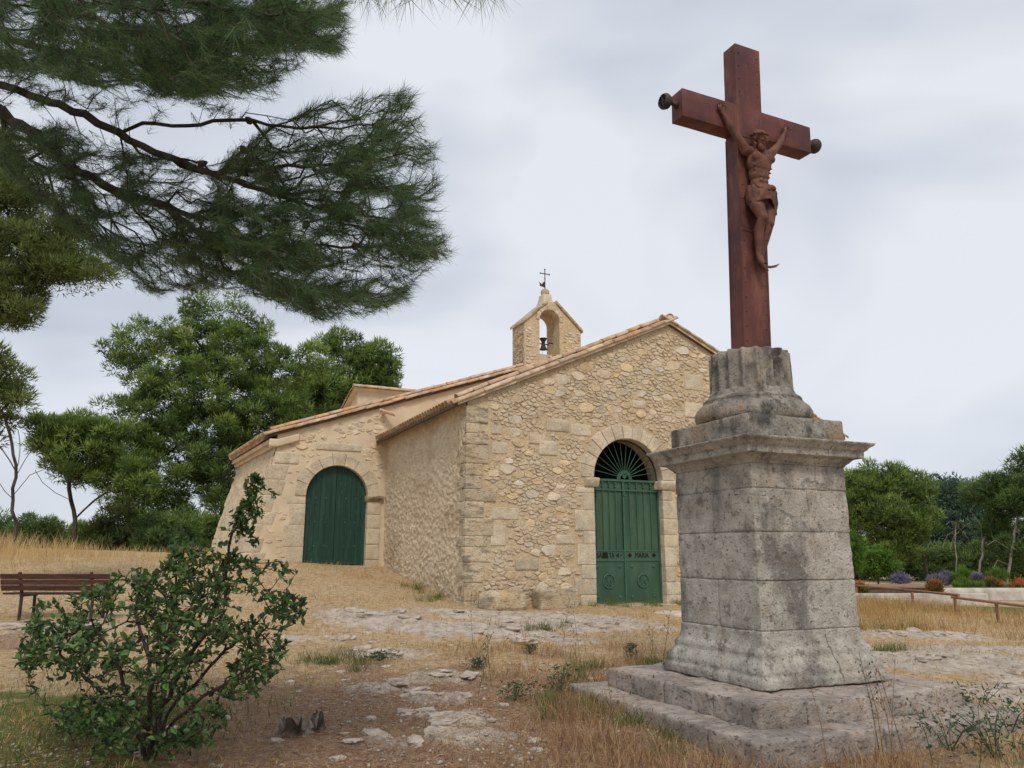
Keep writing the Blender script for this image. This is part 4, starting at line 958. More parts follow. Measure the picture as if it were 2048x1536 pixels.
# shoulders, arms, neck
SHL, SHR = Vector((-.135, -.265, 2.375)), Vector((.205, -.265, 2.395))
cap(b, [(.03, -.27, 2.33), (-.07, -.27, 2.37), SHL], [.075, .065, .062]); cap(b, [(.04, -.27, 2.33), (.13, -.27, 2.38), SHR], [.075, .065, .062])
def armf(sh, el, wr, hd):
    sh, el, wr, hd = map(Vector, (sh, el, wr, hd)); mu = sh.lerp(el, .45); fa = el.lerp(wr, .3)
    cap(b, [sh, mu, el], [.06, .052, .038]); cap(b, [el, fa, wr], [.039, .042, .025])
    d = (hd - wr).normalized(); cap(b, [wr, wr + d * .045, wr + d * .085], [.024, .030, .032]); sd = Vector((1, 0, 0)) - d * d.x; sd.normalize(); fw_ = Vector((0, -1, 0))
    for i, (o, l_, cu) in enumerate(((-.03, .060, .5), (-.010, .075, .75), (.010, .072, .85), (.029, .058, .9))):   # four curled fingers
        p0 = wr + d * .088 + sd * o; p1 = p0 + d * l_ * .5 + fw_ * l_ * .18 + sd * o * .35; p2 = p1 + d * l_ * .28 * (1 - cu * .6) + fw_ * l_ * .45 * cu + sd * o * .2
        cap(b, [p0, p1, p2], [.0105, .0095, .008], 8)
    th = wr + d * .035 + sd * (.032 if sh.x > 0 else -.032) * -1
    cap(b, [th, th + d * .03 + fw_ * .025 - sd * .016 * (1 if sh.x > 0 else -1), th + d * .055 + fw_ * .04 - sd * .012 * (1 if sh.x > 0 else -1)], [.013, .011, .009], 8)
armf(SHL, (-.305, -.24, 2.60), (-.415, -.215, 2.79), (-.455, -.21, 2.88)); armf(SHR, (.385, -.24, 2.59), (.485, -.215, 2.755), (.53, -.21, 2.845))
hc = Vector((-.005, -.345, 2.505))
cap(b, [(.03, -.28, 2.36), (.015, -.315, 2.44)], [.058, .052])
hr = (R(14), R(-7), R(14))
HM = Matrix.Rotation(hr[2], 3, 'Z') @ Matrix.Rotation(hr[1], 3, 'Y') @ Matrix.Rotation(hr[0], 3, 'X')
def hp_(x, y, z): return hc + HM @ Vector((x, y, z))
def hob(c, r, rot=(0, 0, 0)): obl(b, hp_(*c), r, (hr[0] + rot[0], hr[1] + rot[1], hr[2] + rot[2]), 14, 10)
hob((0, .012, .03), (.074, .092, .085)); hob((0, -.02, -.03), (.058, .068, .085)); hob((0, -.045, -.085), (.036, .036, .035))       # skull, face, chin
hob((0, -.086, .022), (.052, .014, .011)); hob((0, -.100, -.012), (.011, .017, .032)); hob((0, -.106, -.032), (.016, .014, .011))    # brow, nose
for s in (-1, 1):
    hob((s * .036, -.070, -.015), (.022, .02, .018)); hob((s * .028, -.080, .006), (.013, .010, .008)); hob((s * .077, .01, -.005), (.010, .018, .028))
hob((0, -.083, -.062), (.024, .014, .007)); hob((0, -.078, -.052), (.032, .014, .008))
# legs: knees bent forward, feet one over the other
cap(b, [(-.045, -.265, 1.79), (-.04, -.31, 1.68), (-.015, -.36, 1.535)], [.095, .083, .056]); cap(b, [(-.015, -.358, 1.535), (-.025, -.30, 1.40), (-.01, -.265, 1.14)], [.054, .058, .033])
cap(b, [(.135, -.265, 1.79), (.14, -.30, 1.67), (.115, -.325, 1.50)], [.092, .080, .054]); cap(b, [(.115, -.323, 1.50), (.095, -.275, 1.37), (.045, -.245, 1.12)], [.052, .056, .033])
obl(b, (-.015, -.385, 1.53), (.042, .035, .05)); obl(b, (.115, -.35, 1.50), (.04, .034, .048))
cap(b, [(-.01, -.262, 1.13), (.0, -.285, 1.05), (.035, -.315, .965)], [.034, .036, .028]); cap(b, [(.045, -.243, 1.12), (.04, -.245, 1.03), (.045, -.275, .945)], [.033, .036, .028])
for k in range(5):
    cap(b, [(.012 + k * .012, -.318, .968 - .004 * k), (.016 + k * .0125, -.33, .938 - .003 * k)], [.009, .0075], 7)
    cap(b, [(.022 + k * .012, -.279, .945 - .004 * k), (.026 + k * .0125, -.289, .915 - .003 * k)], [.009, .0075], 7)
fig = remeshed(b, 'crucified_figure', mt['iron_body'], cross, .0075, 3, .5)
# loincloth with folds and a knot
lc = MB(); n = 40; rows = 12; cx, cy = .045, -.272
for i in range(rows):
    t = i / (rows - 1); z = 1.945 - t * .27
    for k in range(n):
        a = 2 * math.pi * k / n; c_, s_ = math.cos(a), math.sin(a)
        rx = .150 + .028 * math.sin(t * 2.6); ry = .112 + .03 * t
        fo = .010 * math.sin(7 * a + t * 5) + .008 * math.sin(13 * a - 4 * t)
        dz = .05 * t * c_ * -1 + .02 * math.sin(3 * a) * t + (.06 * t if s_ < 0 else 0) * (1 - abs(c_))
        lc.v.append((cx + (rx + fo) * c_, cy + (ry + fo) * s_, z + dz))
for i in range(rows - 1):
    for k in range(n): k2 = (k + 1) % n; lc.f.append((i * n + k, (i + 1) * n + k, (i + 1) * n + k2, i * n + k2))
o = lc.build('loincloth', mt['iron_body'], fig, True); sm = o.modifiers.new('t', 'SOLIDIFY'); sm.thickness = .012; sm.offset = 0
kn = MB(); obl(kn, (.12, -.385, 1.915), (.055, .03, .032), (0, .3, 0)); obl(kn, (.20, -.33, 1.88), (.035, .03, .05))
cap(kn, [(.21, -.32, 1.87), (.235, -.30, 1.78), (.23, -.28, 1.69), (.235, -.27, 1.63)], [.028, .034, .030, .014])
for k in range(3): cap(kn, [(-.09 + .01 * k, -.34 - .012 * k, 1.945 - .022 * k), (.02, -.388, 1.915 - .018 * k), (.10, -.392, 1.91 - .008 * k)], [.013, .014, .012], 8)
remeshed(kn, 'cloth_knot', mt['iron_body'], fig, .008, 2)
hm = MB()
hr_o = b; b = hm
hob((0, .035, .045), (.083, .085, .078)); hob((0, .065, -.04), (.065, .05, .085))
for s in (-1, 1):
    for k in range(5): hob((s * (.074 + .006 * (k % 2)), .0 + .012 * (k % 3), .03 - .032 * k), (.017, .03, .026), (0, 0, s * .3))
hob((0, -.055, -.108), (.034, .032, .036)); 
for s in (-1, 1): hob((s * .036, -.04, -.085), (.020, .032, .038)); hob((s * .018, -.095, -.049), (.018, .010, .007))
for k in range(14):                                                                            # crown of thorns
    a = 2 * math.pi * k / 14; hob((.084 * math.cos(a), .012 + .094 * math.sin(a), .052 + .006 * (k % 2)), (.024, .024, .013), (0, 0, k))
b = hr_o
remeshed(hm, 'hair_and_beard', mt['iron_body'], fig, .007, 2)
MB().tube([(.0, -.30, 1.01), (.03, -.36, 1.0)], .010, 6).build('nail', mt['iron_dark'], fig)
mb = MB(); mb.tube([(.02, -.30, .985), (.09, -.33, .97), (.15, -.355, .985), (.20, -.36, 1.02)], [.008, .014, .014, .003], 6); mb.build('bent_nail', mt['iron_body'], fig)
for x, z in ((-.45, 2.865), (.525, 2.83)): MB().tube([(x, -.17, z), (x, -.27, z + .005)], .008, 6).build('nail', mt['iron_dark'], fig)

# ================================================================== bench
def bench():
    x0, x1, y = -8.98, -7.02, 14.0; cx = (x0 + x1) / 2; z = float(base_h(np.array([cx]), np.array([y]))[0]) + .02
    t = thing('park_bench', (cx, y, z), R(-2.0), 'dark wooden slatted park bench on black metal legs seen from behind', 'bench'); L2 = (x1 - x0) / 2
    # back leans towards the viewer side (-y); seat faces away (+y)
    for i, zz in enumerate((.50, .60, .70)):
        yy = -.02 - (zz - .45) * .32
        o = MB().box(-L2, L2, -.018, .018, -.045, .045).build('back_slat', mt['wood'], t, bevel=.006); o.location = (0, yy, zz + .03); o.rotation_euler = (R(17), 0, 0)
    for i in range(4):
        o = MB().box(-L2, L2, -.045, .045, -.016, .016).build('seat_slat', mt['wood'], t, bevel=.006); o.location = (0, .06 + i * .115, .43)
    for s in (-1, 1):
        x = s * (L2 - .34)
        MB().tube([(x, .04, -.05), (x, .03, .42), (x, -.10, .80)], .028, 8).build('rear_leg', mt['iron_dark'], t)
        MB().tube([(x, .42, -.05), (x, .40, .40)], .026, 8).build('front_leg', mt['iron_dark'], t)
        MB().box(x - .022, x + .022, .0, .46, .38, .412).build('seat_bracket', mt['iron_dark'], t)
bench()
# ================================================================== stump, rocks
def stump():
    x, y = -1.96, 7.66; t = thing('tree_stump', (x, y, gz(x, y) - .03), .4, 'low rotten tree stump with charred hollow and pale splinters', 'stump')
    n = 40; mb = MB(); prof = [(1.35, -.05), (1.1, .03), (.95, .09), (.9, .15), (.86, .20)]
    for i, (k, z) in enumerate(prof + [(.66, .17), (.58, .10), (.5, .03)]):
        for j in range(n):
            a = 2 * math.pi * j / n; lob = 1 + .22 * math.sin(3 * a + 1) + .12 * math.sin(7 * a) + .07 * math.sin(13 * a + 2)
            hz = 1 + (.75 * math.sin(2 * a + .5) + .35 * math.sin(5 * a)) * (.55 if i > 2 else .1)
            hz = max(.12, hz) if i < 5 else hz * .7
            mb.v.append((.19 * k * lob * math.cos(a), .14 * k * lob * math.sin(a), z * hz * .6 if z > 0 else z))
    for i in range(len(prof) + 2):
        for j in range(n): j2 = (j + 1) % n; mb.f.append((i * n + j, i * n + j2, (i + 1) * n + j2, (i + 1) * n + j))
    mb.f.append(tuple((len(prof) + 2) * n + j for j in range(n))); mb.build('stump_wood', mt['stump'], t)
    rs = random.Random(3)
    for k in range(16):
        a = rs.uniform(0, 6.28); l_ = rs.uniform(.07, .17); p = Vector((.17 * math.cos(a), .12 * math.sin(a), .07)); q = p + Vector((rs.uniform(-.05, .05), rs.uniform(-.04, .04), l_ * rs.uniform(.5, 1.0)))
        MB().tube([p, p.lerp(q, .6) + Vector((rs.uniform(-.01, .01), 0, 0)), q], [rs.uniform(.012, .026), .014, .003], 5).build('splinter', mt['stump'] if k % 3 else mt['bark_pale'], t)
stump()
def rock_mesh(seed):
    rs = np.random.default_rng(seed); t = MB(); t.ball((0, 0, 0), 1, 18, 12); p = np.array(t.v)
    n = p / np.linalg.norm(p, axis=1, keepdims=True)
    p = np.sign(n) * np.abs(n) ** .7; p[:, 2] = np.clip(p[:, 2], -1, .55); p *= (1 + (fbm(n * 2.3 + seed, 4, seed, .6)[:, None] - .5) * .9)
    p[:, 2] += (np.floor(p[:, 2] * 4 + fbm(n * 3, 2, seed)) / 4 - p[:, 2]) * .5
    me = bpy.data.meshes.new('rock'); me.from_pydata([tuple(q) for q in p], [], t.f); me.update(); me.materials.append(mt['rock']); return me
RM = [rock_mesh(k) for k in range(6)]
rk = random.Random(12)
def LR(x, y):
    if x > 4.5: return 'weathered limestone rock in the open ground right beside the pedestal and fence' if y < 12 else 'weathered limestone rock in the dry grass between pedestal and rail fence'
    if y > 12.6 and x > -2.6: return 'weathered limestone rock of the outcrop before the chapel front'
    if x < -6: return 'weathered limestone rock on the bare ground beside the park bench'
    if x < -2.5: return 'weathered limestone rock on the path towards the plank door'
    return 'low pale rock in the needle litter close to the tree stump' if y < 8.8 else 'low pale rock in the dry grass between stump and outcrop'
def rock(x, y, sx, sy, sz, label, group, k):
    o = bpy.data.objects.new('limestone_rock', RM[k % 6]); link(o); o.location = (x, y, gz(x, y) + sz * .12); o.scale = (sx, sy, sz); o.rotation_euler = (R(rk.uniform(-6, 6)), R(rk.uniform(-6, 6)), rk.uniform(0, 6.28))
    tag(o, label, 'rock', group)
k = 0
for (cx, cy, rx, ry, s) in ROCKS:
    big = rx > 1
    for q in range(7 if big else 3):
        a = rk.uniform(0, 6.28); d = rk.uniform(.1, .95); x = cx + rx * d * math.cos(a); y = cy + ry * d * math.sin(a)
        if abs(x - 2.7) < 1.9 and abs(y - 8.5) < 1.9: continue
        sc = rk.uniform(.10, .26) if big else rk.uniform(.09, .20)
        rock(x, y, sc, sc * rk.uniform(.5, .8), sc * rk.uniform(.16, .34), LR(cx, cy), 'limestone rocks in the ground', k); k += 1
for q in range(90):                                     # pebbles and loose flat stones
    x = rk.uniform(-3.2, 1.0); y = rk.uniform(6.6, 14); sc = rk.uniform(.025, .075)
    if rk.random() < .25: x = rk.uniform(3.6, 8); y = rk.uniform(10, 16); sc *= 1.5
    rock(x, y, sc, sc * .75, sc * .4, 'small loose stone lying on the dry litter', 'loose stones on the ground', q)
# flat rock apron before the gate
p = CH(1.1, -1.5); o = block('flat_rock', -1.5, 1.6, -.75, .8, -.25, .03, mt['slab'], None, .1, .012, .03, 71, low=.035,
          shape=lambda p: np.stack([p[:, 0] * (1 + .12 * np.sin(p[:, 1] * 2.1)), p[:, 1] * (1 - .2 * np.abs(p[:, 0] / 1.6) ** 2), p[:, 2]], -1))
o.location = (p[0], p[1], gz(p[0], p[1]) + .01); o.rotation_euler = (0, 0, TH); tag(o, 'broad flat pale rock apron before the green iron gate', 'rock')
# ================================================================== rail fence, garden walls and deck
def fence():
    t = thing('wooden_rail_fence', (11.95, 21.5, 0), 0, 'low wooden rail fence with short posts beside the lawn', 'fence')
    P = [(12.75, 29.5), (12.42, 24.74), (11.95, 21.54), (11.9, 19.64), (11.85, 16.6)]
    for (x, y) in P: z = float(base_h(np.array([x]), np.array([y]))[0]); MB().tube([(x - 11.95, y - 21.5, z - .2), (x - 11.95, y - 21.5, z + .46)], .042, 10).build('post', mt['rail'], t)
    for a, b, h in ((0, 2, .47), (2, 4, .40)):
        z0 = float(base_h(np.array([P[a][0]]), np.array([P[a][1]]))[0]); z1 = float(base_h(np.array([P[b][0]]), np.array([P[b][1]]))[0])
        MB().tube([(P[a][0] - 11.95 - .02, P[a][1] - 21.5 + .1, z0 + h + .05), (P[b][0] - 11.95 - .02, P[b][1] - 21.5 - .25, z1 + h + .05)], .036, 10).build('rail', mt['rail'], t)
fence()
def wallbox(name, x0, x1, y0, y1, z0, z1, mat, label, cat, bev=.03):
    cx, cy = (x0 + x1) / 2, (y0 + y1) / 2; o = MB().box(x0 - cx, x1 - cx, y0 - cy, y1 - cy, z0, z1).build(name, mat, None, bevel=bev); o.location = (cx, cy, 0); return tag(o, label, cat)
wallbox('garden_wall', 11.6, 17.2, 28.8, 29.15, -.2, .27, mt['white_wall'], 'long low white garden wall behind the rail fence', 'wall')
wallbox('garden_wall', 16.6, 20.6, 31.0, 31.5, -.2, .37, mt['white_wall'], 'thick white wall with rounded top beside the brown deck', 'wall', .12)
dk = thing('timber_deck', (15.8, 34.2, 0), 0, 'brown timber deck raised beyond the white garden wall', 'deck')
for i in range(12): MB().box(-1.6 + .0, 2.4, -1.4 + i * .24, -1.4 + i * .24 + .225, .30, .36).build('deck_board', mt['deckboard'], dk)
MB().box(-1.55, 2.35, -1.35, 1.4, -.1, .298).build('deck_frame', mt['deck'], dk)

# ================================================================== vegetation tools
def tris(base, dirs, length, width, side=None):
    """thin triangles: base points, unit directions, lengths, widths -> verts, faces"""
    n = len(base)
    if side is None: side = rng.normal(size=(n, 3))
    side = side - (side * dirs).sum(1, keepdims=True) * dirs; side /= np.maximum(np.linalg.norm(side, axis=1, keepdims=True), 1e-6)
    w = (np.asarray(width) * .5); w = w[:, None] if w.ndim else w
    l = np.asarray(length); l = l[:, None] if l.ndim else l
    v = np.empty((n, 3, 3)); v[:, 0] = base - side * w; v[:, 1] = base + side * w; v[:, 2] = base + dirs * l
    return v.reshape(-1, 3), np.arange(3 * n).reshape(n, 3)
def unit(v): return v / np.maximum(np.linalg.norm(v, axis=-1, keepdims=True), 1e-9)
def skeleton(nodes, parents, rad, nside=4):
    """prisms along every node->parent segment"""
    idx = np.array([i for i in range(len(nodes)) if parents[i] >= 0]); a = nodes[parents[idx]]; b = nodes[idx]; ra = rad[parents[idx]]; rb = rad[idx]
    ra = np.minimum(ra, rb * 1.6); d = unit(b - a); u_ = unit(np.cross(d, np.where(np.abs(d[:, 2:3]) < .9, [[0, 0, 1.0]], [[1.0, 0, 0]]))); w_ = np.cross(d, u_)
    v = np.empty((len(idx), 2 * nside, 3))
    for k in range(nside):
        an = 2 * math.pi * k / nside; o = u_ * math.cos(an) + w_ * math.sin(an)
        v[:, k] = a - d * ra[:, None] * .3 + o * ra[:, None]; v[:, nside + k] = b + o * rb[:, None]
    f = []
    for k in range(nside): k2 = (k + 1) % nside; f.append([k, k2, nside + k2, nside + k])
    F_ = (np.arange(len(idx)) * 2 * nside)[:, None, None] + np.array(f)[None]
    return v.reshape(-1, 3), F_.reshape(-1, 4)
def grow(limbs, targets, seg=.12, droop=0.0, jit=.02, reach=None, prefer=None, wob=1.0):
    """connect every target to the nearest part of the growing skeleton"""
    nodes = []; par = []
    for path in limbs:
        prev = -1
        P = [np.array(p, float) for p in path]
        if nodes:
            d = np.linalg.norm(np.array(nodes) - P[0], axis=1); prev = int(np.argmin(d))
            if d[prev] > reach if reach else False: prev = -1
        for i, p in enumerate(P):
            if i == 0:
                nodes.append(p); par.append(prev); prev = len(nodes) - 1; continue
            q = P[i - 1]; m = max(1, int(np.linalg.norm(p - q) / seg))
            for t in range(1, m + 1): nodes.append(q + (p - q) * t / m + rng.normal(0, jit, 3) * (t < m)); par.append(prev); prev = len(nodes) - 1
    cap_ = len(nodes) + len(targets) * 14; A = np.empty((cap_, 3)); n = len(nodes); A[:n] = nodes; par = list(par)
    d0 = np.array([np.min(((A[:n] - t) ** 2).sum(1)) for t in targets]); order = np.argsort(d0); tips = np.empty(len(targets), int)
    for ti in order:
        t = targets[ti]; D = A[:n] - t; d2 = (D ** 2).sum(1)
        if prefer is not None: al_ = D @ prefer; d2 = np.where(al_ > 0, d2 * 7, d2 - .62 * al_ ** 2)      # rather start behind the tip than ahead of it
        j = int(np.argmin(d2)); a = A[j]; L_ = np.linalg.norm(t - a); m = max(1, min(12, int(L_ / seg))); prev = j
        bow = rng.normal(0, .10, 3) * L_ * wob; bow[2] -= droop * L_
        for k in range(1, m + 1):
            s_ = k / m; p = a + (t - a) * s_ + bow * math.sin(math.pi * s_) * .6
            if n >= cap_: break
            A[n] = p; par.append(prev); prev = n; n += 1
        tips[ti] = prev
    return A[:n].copy(), np.array(par), tips
def pipe(par, n, tip_r, power=2.2, maxr=1):
    cnt = np.ones(n) * .0; ch = np.zeros(n, int)
    for i in range(n - 1, -1, -1):
        if ch[i] == 0: cnt[i] += 1
        if par[i] >= 0: cnt[par[i]] += cnt[i]; ch[par[i]] += 1
    return np.minimum(tip_r * cnt ** (1 / power), maxr)
def inpoly(px, py, poly):
    px = np.asarray(px); py = np.asarray(py); r = np.zeros(px.shape, bool); n = len(poly)
    for i in range(n):
        x0, y0 = poly[i]; x1, y1 = poly[(i + 1) % n]
        c = ((y0 > py) != (y1 > py)) & (px < (x1 - x0) * (py - y0) / ((y1 - y0) if y1 != y0 else 1e-9) + x0); r ^= c
    return r
# ================================================================== background trees
def ellipsoids(ells, Y, rd):
    """crown lobes given by where they stand (photo pixels at distance Y): centres and radii in metres"""
    out = []
    for e in ells:
        px, py, rx, ry = e[:4]; yy = Y + (e[4] if len(e) > 4 else 0); c = atY(px, py, yy); s = yy / 1577.0; out.append((c, np.array([rx * s, min(rx * s, rd), ry * s])))
    return out
def clump_points(lobes, n, shell=.45):
    vol = np.array([r[0] * r[1] * r[2] for c, r in lobes]) ** (2 / 3); pr = vol / vol.sum(); pts = []
    for k in rng.choice(len(lobes), n, p=pr):
        c, r = lobes[k]; d = unit(rng.normal(size=3)); pts.append(c + d * r * rng.uniform(shell, 1.0))
    return np.array(pts)
def foliage(centers, crad, nper, length, width, up=.5, flat=.75, tip_toplight=.6):
    n = len(centers) * nper; ci = np.repeat(np.arange(len(centers)), nper)
    d = unit(rng.normal(size=(n, 3)) + np.array([0, 0, .25])); rr = crad[ci] * rng.uniform(.25, 1.0, n) ** .6
    p = centers[ci] + d * rr[:, None] * np.array([1, 1, flat]); dr = unit(d + np.array([0, 0, up]) + rng.normal(0, .45, (n, 3)))
    v, f = tris(p, dr, length * rng.uniform(.6, 1.3, n), width * rng.uniform(.7, 1.3, n))
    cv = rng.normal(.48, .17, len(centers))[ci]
    var = np.clip(cv + rng.normal(0, .12, n) + tip_toplight * (d[:, 2] * .5 + .1) * (rr / crad[ci]), 0, 1)  # outer tips paler; clump tops also lightened as if lit from above
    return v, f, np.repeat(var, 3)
def bg_tree(name, label, Y, ells, trunk, mat, n, crad, nper, length, width, group=None, rd=4.5, bark='bark', cat='tree', shell=.4, up=.5, tip_r=.012, extra=(), fol='crown', maxr=.28):
    lobes = ellipsoids(ells, Y, rd); pts = clump_points(lobes, n, shell)
    tp = [atY(px, py, Y) for px, py in trunk]; tp[0][2] = float(base_h(tp[0][0:1], tp[0][1:2])[0]) - .15
    origin = tp[0].copy(); t = thing(name, tuple(origin), 0, label, cat, group)
    A, par, tips = grow([tp] + [[atY(px, py, Y + (dy if False else 0)) for px, py in e] for e in extra], pts, .35, 0, .03)
    rad = pipe(par, len(A), tip_r, 2.3, maxr)
    v, f = skeleton(A - origin, par, rad, 5); mk_np('trunk', v, f, mt[bark], t, True)
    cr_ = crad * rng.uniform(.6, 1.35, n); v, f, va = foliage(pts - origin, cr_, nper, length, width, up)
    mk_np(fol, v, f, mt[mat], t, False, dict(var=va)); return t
G1, G2 = 'pine trees behind the bench and chapel', 'trees beyond the garden'
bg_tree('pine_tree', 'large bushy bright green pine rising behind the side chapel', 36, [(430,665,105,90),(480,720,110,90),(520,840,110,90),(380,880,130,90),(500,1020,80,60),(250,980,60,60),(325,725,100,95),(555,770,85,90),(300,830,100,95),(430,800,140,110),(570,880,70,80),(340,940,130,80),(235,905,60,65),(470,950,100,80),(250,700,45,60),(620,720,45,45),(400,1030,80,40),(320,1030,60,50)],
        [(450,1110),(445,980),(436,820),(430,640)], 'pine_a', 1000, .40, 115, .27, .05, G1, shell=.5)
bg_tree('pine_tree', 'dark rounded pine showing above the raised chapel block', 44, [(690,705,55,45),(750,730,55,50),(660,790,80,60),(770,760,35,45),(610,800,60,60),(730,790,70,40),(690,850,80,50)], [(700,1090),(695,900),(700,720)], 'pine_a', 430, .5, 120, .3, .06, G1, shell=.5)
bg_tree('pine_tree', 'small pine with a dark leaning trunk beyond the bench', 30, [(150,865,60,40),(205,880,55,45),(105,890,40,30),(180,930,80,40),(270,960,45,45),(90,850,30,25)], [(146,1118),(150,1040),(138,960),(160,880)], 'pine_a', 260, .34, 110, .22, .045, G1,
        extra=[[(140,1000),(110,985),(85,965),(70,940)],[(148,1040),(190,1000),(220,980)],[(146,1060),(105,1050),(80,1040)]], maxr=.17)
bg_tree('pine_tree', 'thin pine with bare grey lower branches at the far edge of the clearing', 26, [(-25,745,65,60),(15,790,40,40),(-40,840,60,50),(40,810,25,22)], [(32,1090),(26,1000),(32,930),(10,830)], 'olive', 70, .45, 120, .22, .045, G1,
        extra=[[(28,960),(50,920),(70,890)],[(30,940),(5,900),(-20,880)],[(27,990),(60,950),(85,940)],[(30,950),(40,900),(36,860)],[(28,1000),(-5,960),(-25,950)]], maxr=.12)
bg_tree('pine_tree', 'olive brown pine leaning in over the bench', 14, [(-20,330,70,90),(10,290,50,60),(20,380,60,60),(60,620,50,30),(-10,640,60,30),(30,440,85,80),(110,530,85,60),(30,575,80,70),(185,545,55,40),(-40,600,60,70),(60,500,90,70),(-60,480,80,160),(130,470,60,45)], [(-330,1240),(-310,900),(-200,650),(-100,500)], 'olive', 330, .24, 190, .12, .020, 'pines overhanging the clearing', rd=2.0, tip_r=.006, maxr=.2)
bi = 0
for (px, py, rx, ry, Y, m_, lb) in [(75,1065,45,38,34,'pine_b','low dark pine scrub beside the leaning pine trunk'),(235,1055,65,48,33,'olive','olive coloured scrub between the pine trunks beyond the bench'),(330,1065,55,42,31,'pine_b','dense green scrub on the rise in front of the large pine'),(405,1070,50,42,33,'pine_a','rounded green scrub touching the foot of the side chapel'),(170,1075,45,30,37,'pine_a','pale green scrub far behind the leaning pine trunk'),(-30,1060,60,45,36,'pine_b','dark scrub behind the thin bare pine')]:
    bg_tree('scrub_bush', lb, Y, [(px,py,rx,ry),(px-rx*.5,py+ry*.3,rx*.6,ry*.6),(px+rx*.5,py+ry*.2,rx*.6,ry*.7),(px,py+ry*.8,rx*1.1,ry*.6)], [(px,1118),(px+4,py+10)], m_, 95, .4, 130, .2, .045, 'scrub bushes on the rise', rd=1.6, cat='bush')
# right of the pedestal
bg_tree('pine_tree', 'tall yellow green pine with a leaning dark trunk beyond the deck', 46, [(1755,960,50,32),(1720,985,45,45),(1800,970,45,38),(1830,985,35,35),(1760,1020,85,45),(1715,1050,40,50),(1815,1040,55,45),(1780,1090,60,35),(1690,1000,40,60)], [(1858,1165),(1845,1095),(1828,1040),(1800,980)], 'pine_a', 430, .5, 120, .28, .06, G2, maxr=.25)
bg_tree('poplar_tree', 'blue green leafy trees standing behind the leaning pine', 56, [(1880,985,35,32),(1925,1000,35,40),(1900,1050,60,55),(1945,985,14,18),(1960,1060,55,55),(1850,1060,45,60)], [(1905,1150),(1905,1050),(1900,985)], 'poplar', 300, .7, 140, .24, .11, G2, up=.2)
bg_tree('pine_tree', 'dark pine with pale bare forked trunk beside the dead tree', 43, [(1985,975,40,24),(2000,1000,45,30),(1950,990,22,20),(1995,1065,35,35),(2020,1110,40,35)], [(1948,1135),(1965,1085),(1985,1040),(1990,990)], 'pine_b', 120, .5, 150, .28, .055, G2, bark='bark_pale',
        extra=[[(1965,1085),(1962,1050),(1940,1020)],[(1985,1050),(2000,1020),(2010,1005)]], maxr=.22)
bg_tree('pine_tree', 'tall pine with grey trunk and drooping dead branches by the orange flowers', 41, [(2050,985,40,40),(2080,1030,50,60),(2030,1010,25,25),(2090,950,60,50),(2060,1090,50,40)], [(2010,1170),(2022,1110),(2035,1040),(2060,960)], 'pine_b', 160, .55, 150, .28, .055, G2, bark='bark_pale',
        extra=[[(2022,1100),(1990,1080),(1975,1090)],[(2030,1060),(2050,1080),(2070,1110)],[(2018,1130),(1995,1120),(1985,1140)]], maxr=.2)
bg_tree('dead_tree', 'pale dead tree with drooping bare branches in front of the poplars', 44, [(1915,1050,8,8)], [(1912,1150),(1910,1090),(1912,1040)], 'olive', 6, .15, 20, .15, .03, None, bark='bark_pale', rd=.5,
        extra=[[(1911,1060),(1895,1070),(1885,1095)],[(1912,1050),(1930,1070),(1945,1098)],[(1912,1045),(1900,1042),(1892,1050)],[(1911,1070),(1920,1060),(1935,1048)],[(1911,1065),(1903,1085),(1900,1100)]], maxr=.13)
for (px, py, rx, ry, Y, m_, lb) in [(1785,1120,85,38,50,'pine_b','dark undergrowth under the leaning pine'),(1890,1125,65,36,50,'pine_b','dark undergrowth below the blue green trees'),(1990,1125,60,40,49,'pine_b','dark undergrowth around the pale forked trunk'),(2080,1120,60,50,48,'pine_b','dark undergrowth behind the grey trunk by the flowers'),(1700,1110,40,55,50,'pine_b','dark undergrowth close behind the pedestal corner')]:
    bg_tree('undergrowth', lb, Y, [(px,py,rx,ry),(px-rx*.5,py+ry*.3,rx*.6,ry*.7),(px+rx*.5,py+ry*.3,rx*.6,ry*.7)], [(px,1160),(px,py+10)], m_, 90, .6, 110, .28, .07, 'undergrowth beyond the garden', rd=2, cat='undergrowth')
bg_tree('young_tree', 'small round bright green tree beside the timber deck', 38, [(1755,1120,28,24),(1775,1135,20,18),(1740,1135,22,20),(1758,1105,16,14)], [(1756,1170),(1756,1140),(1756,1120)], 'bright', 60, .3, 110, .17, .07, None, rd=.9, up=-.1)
bg_tree('leafy_shrub', 'light green leafy shrub next to the pedestal edge', 33, [(1712,1095,18,26),(1705,1125,20,25)], [(1708,1180),(1709,1120)], 'bright', 40, .28, 100, .15, .06, None, rd=.6, cat='shrub')
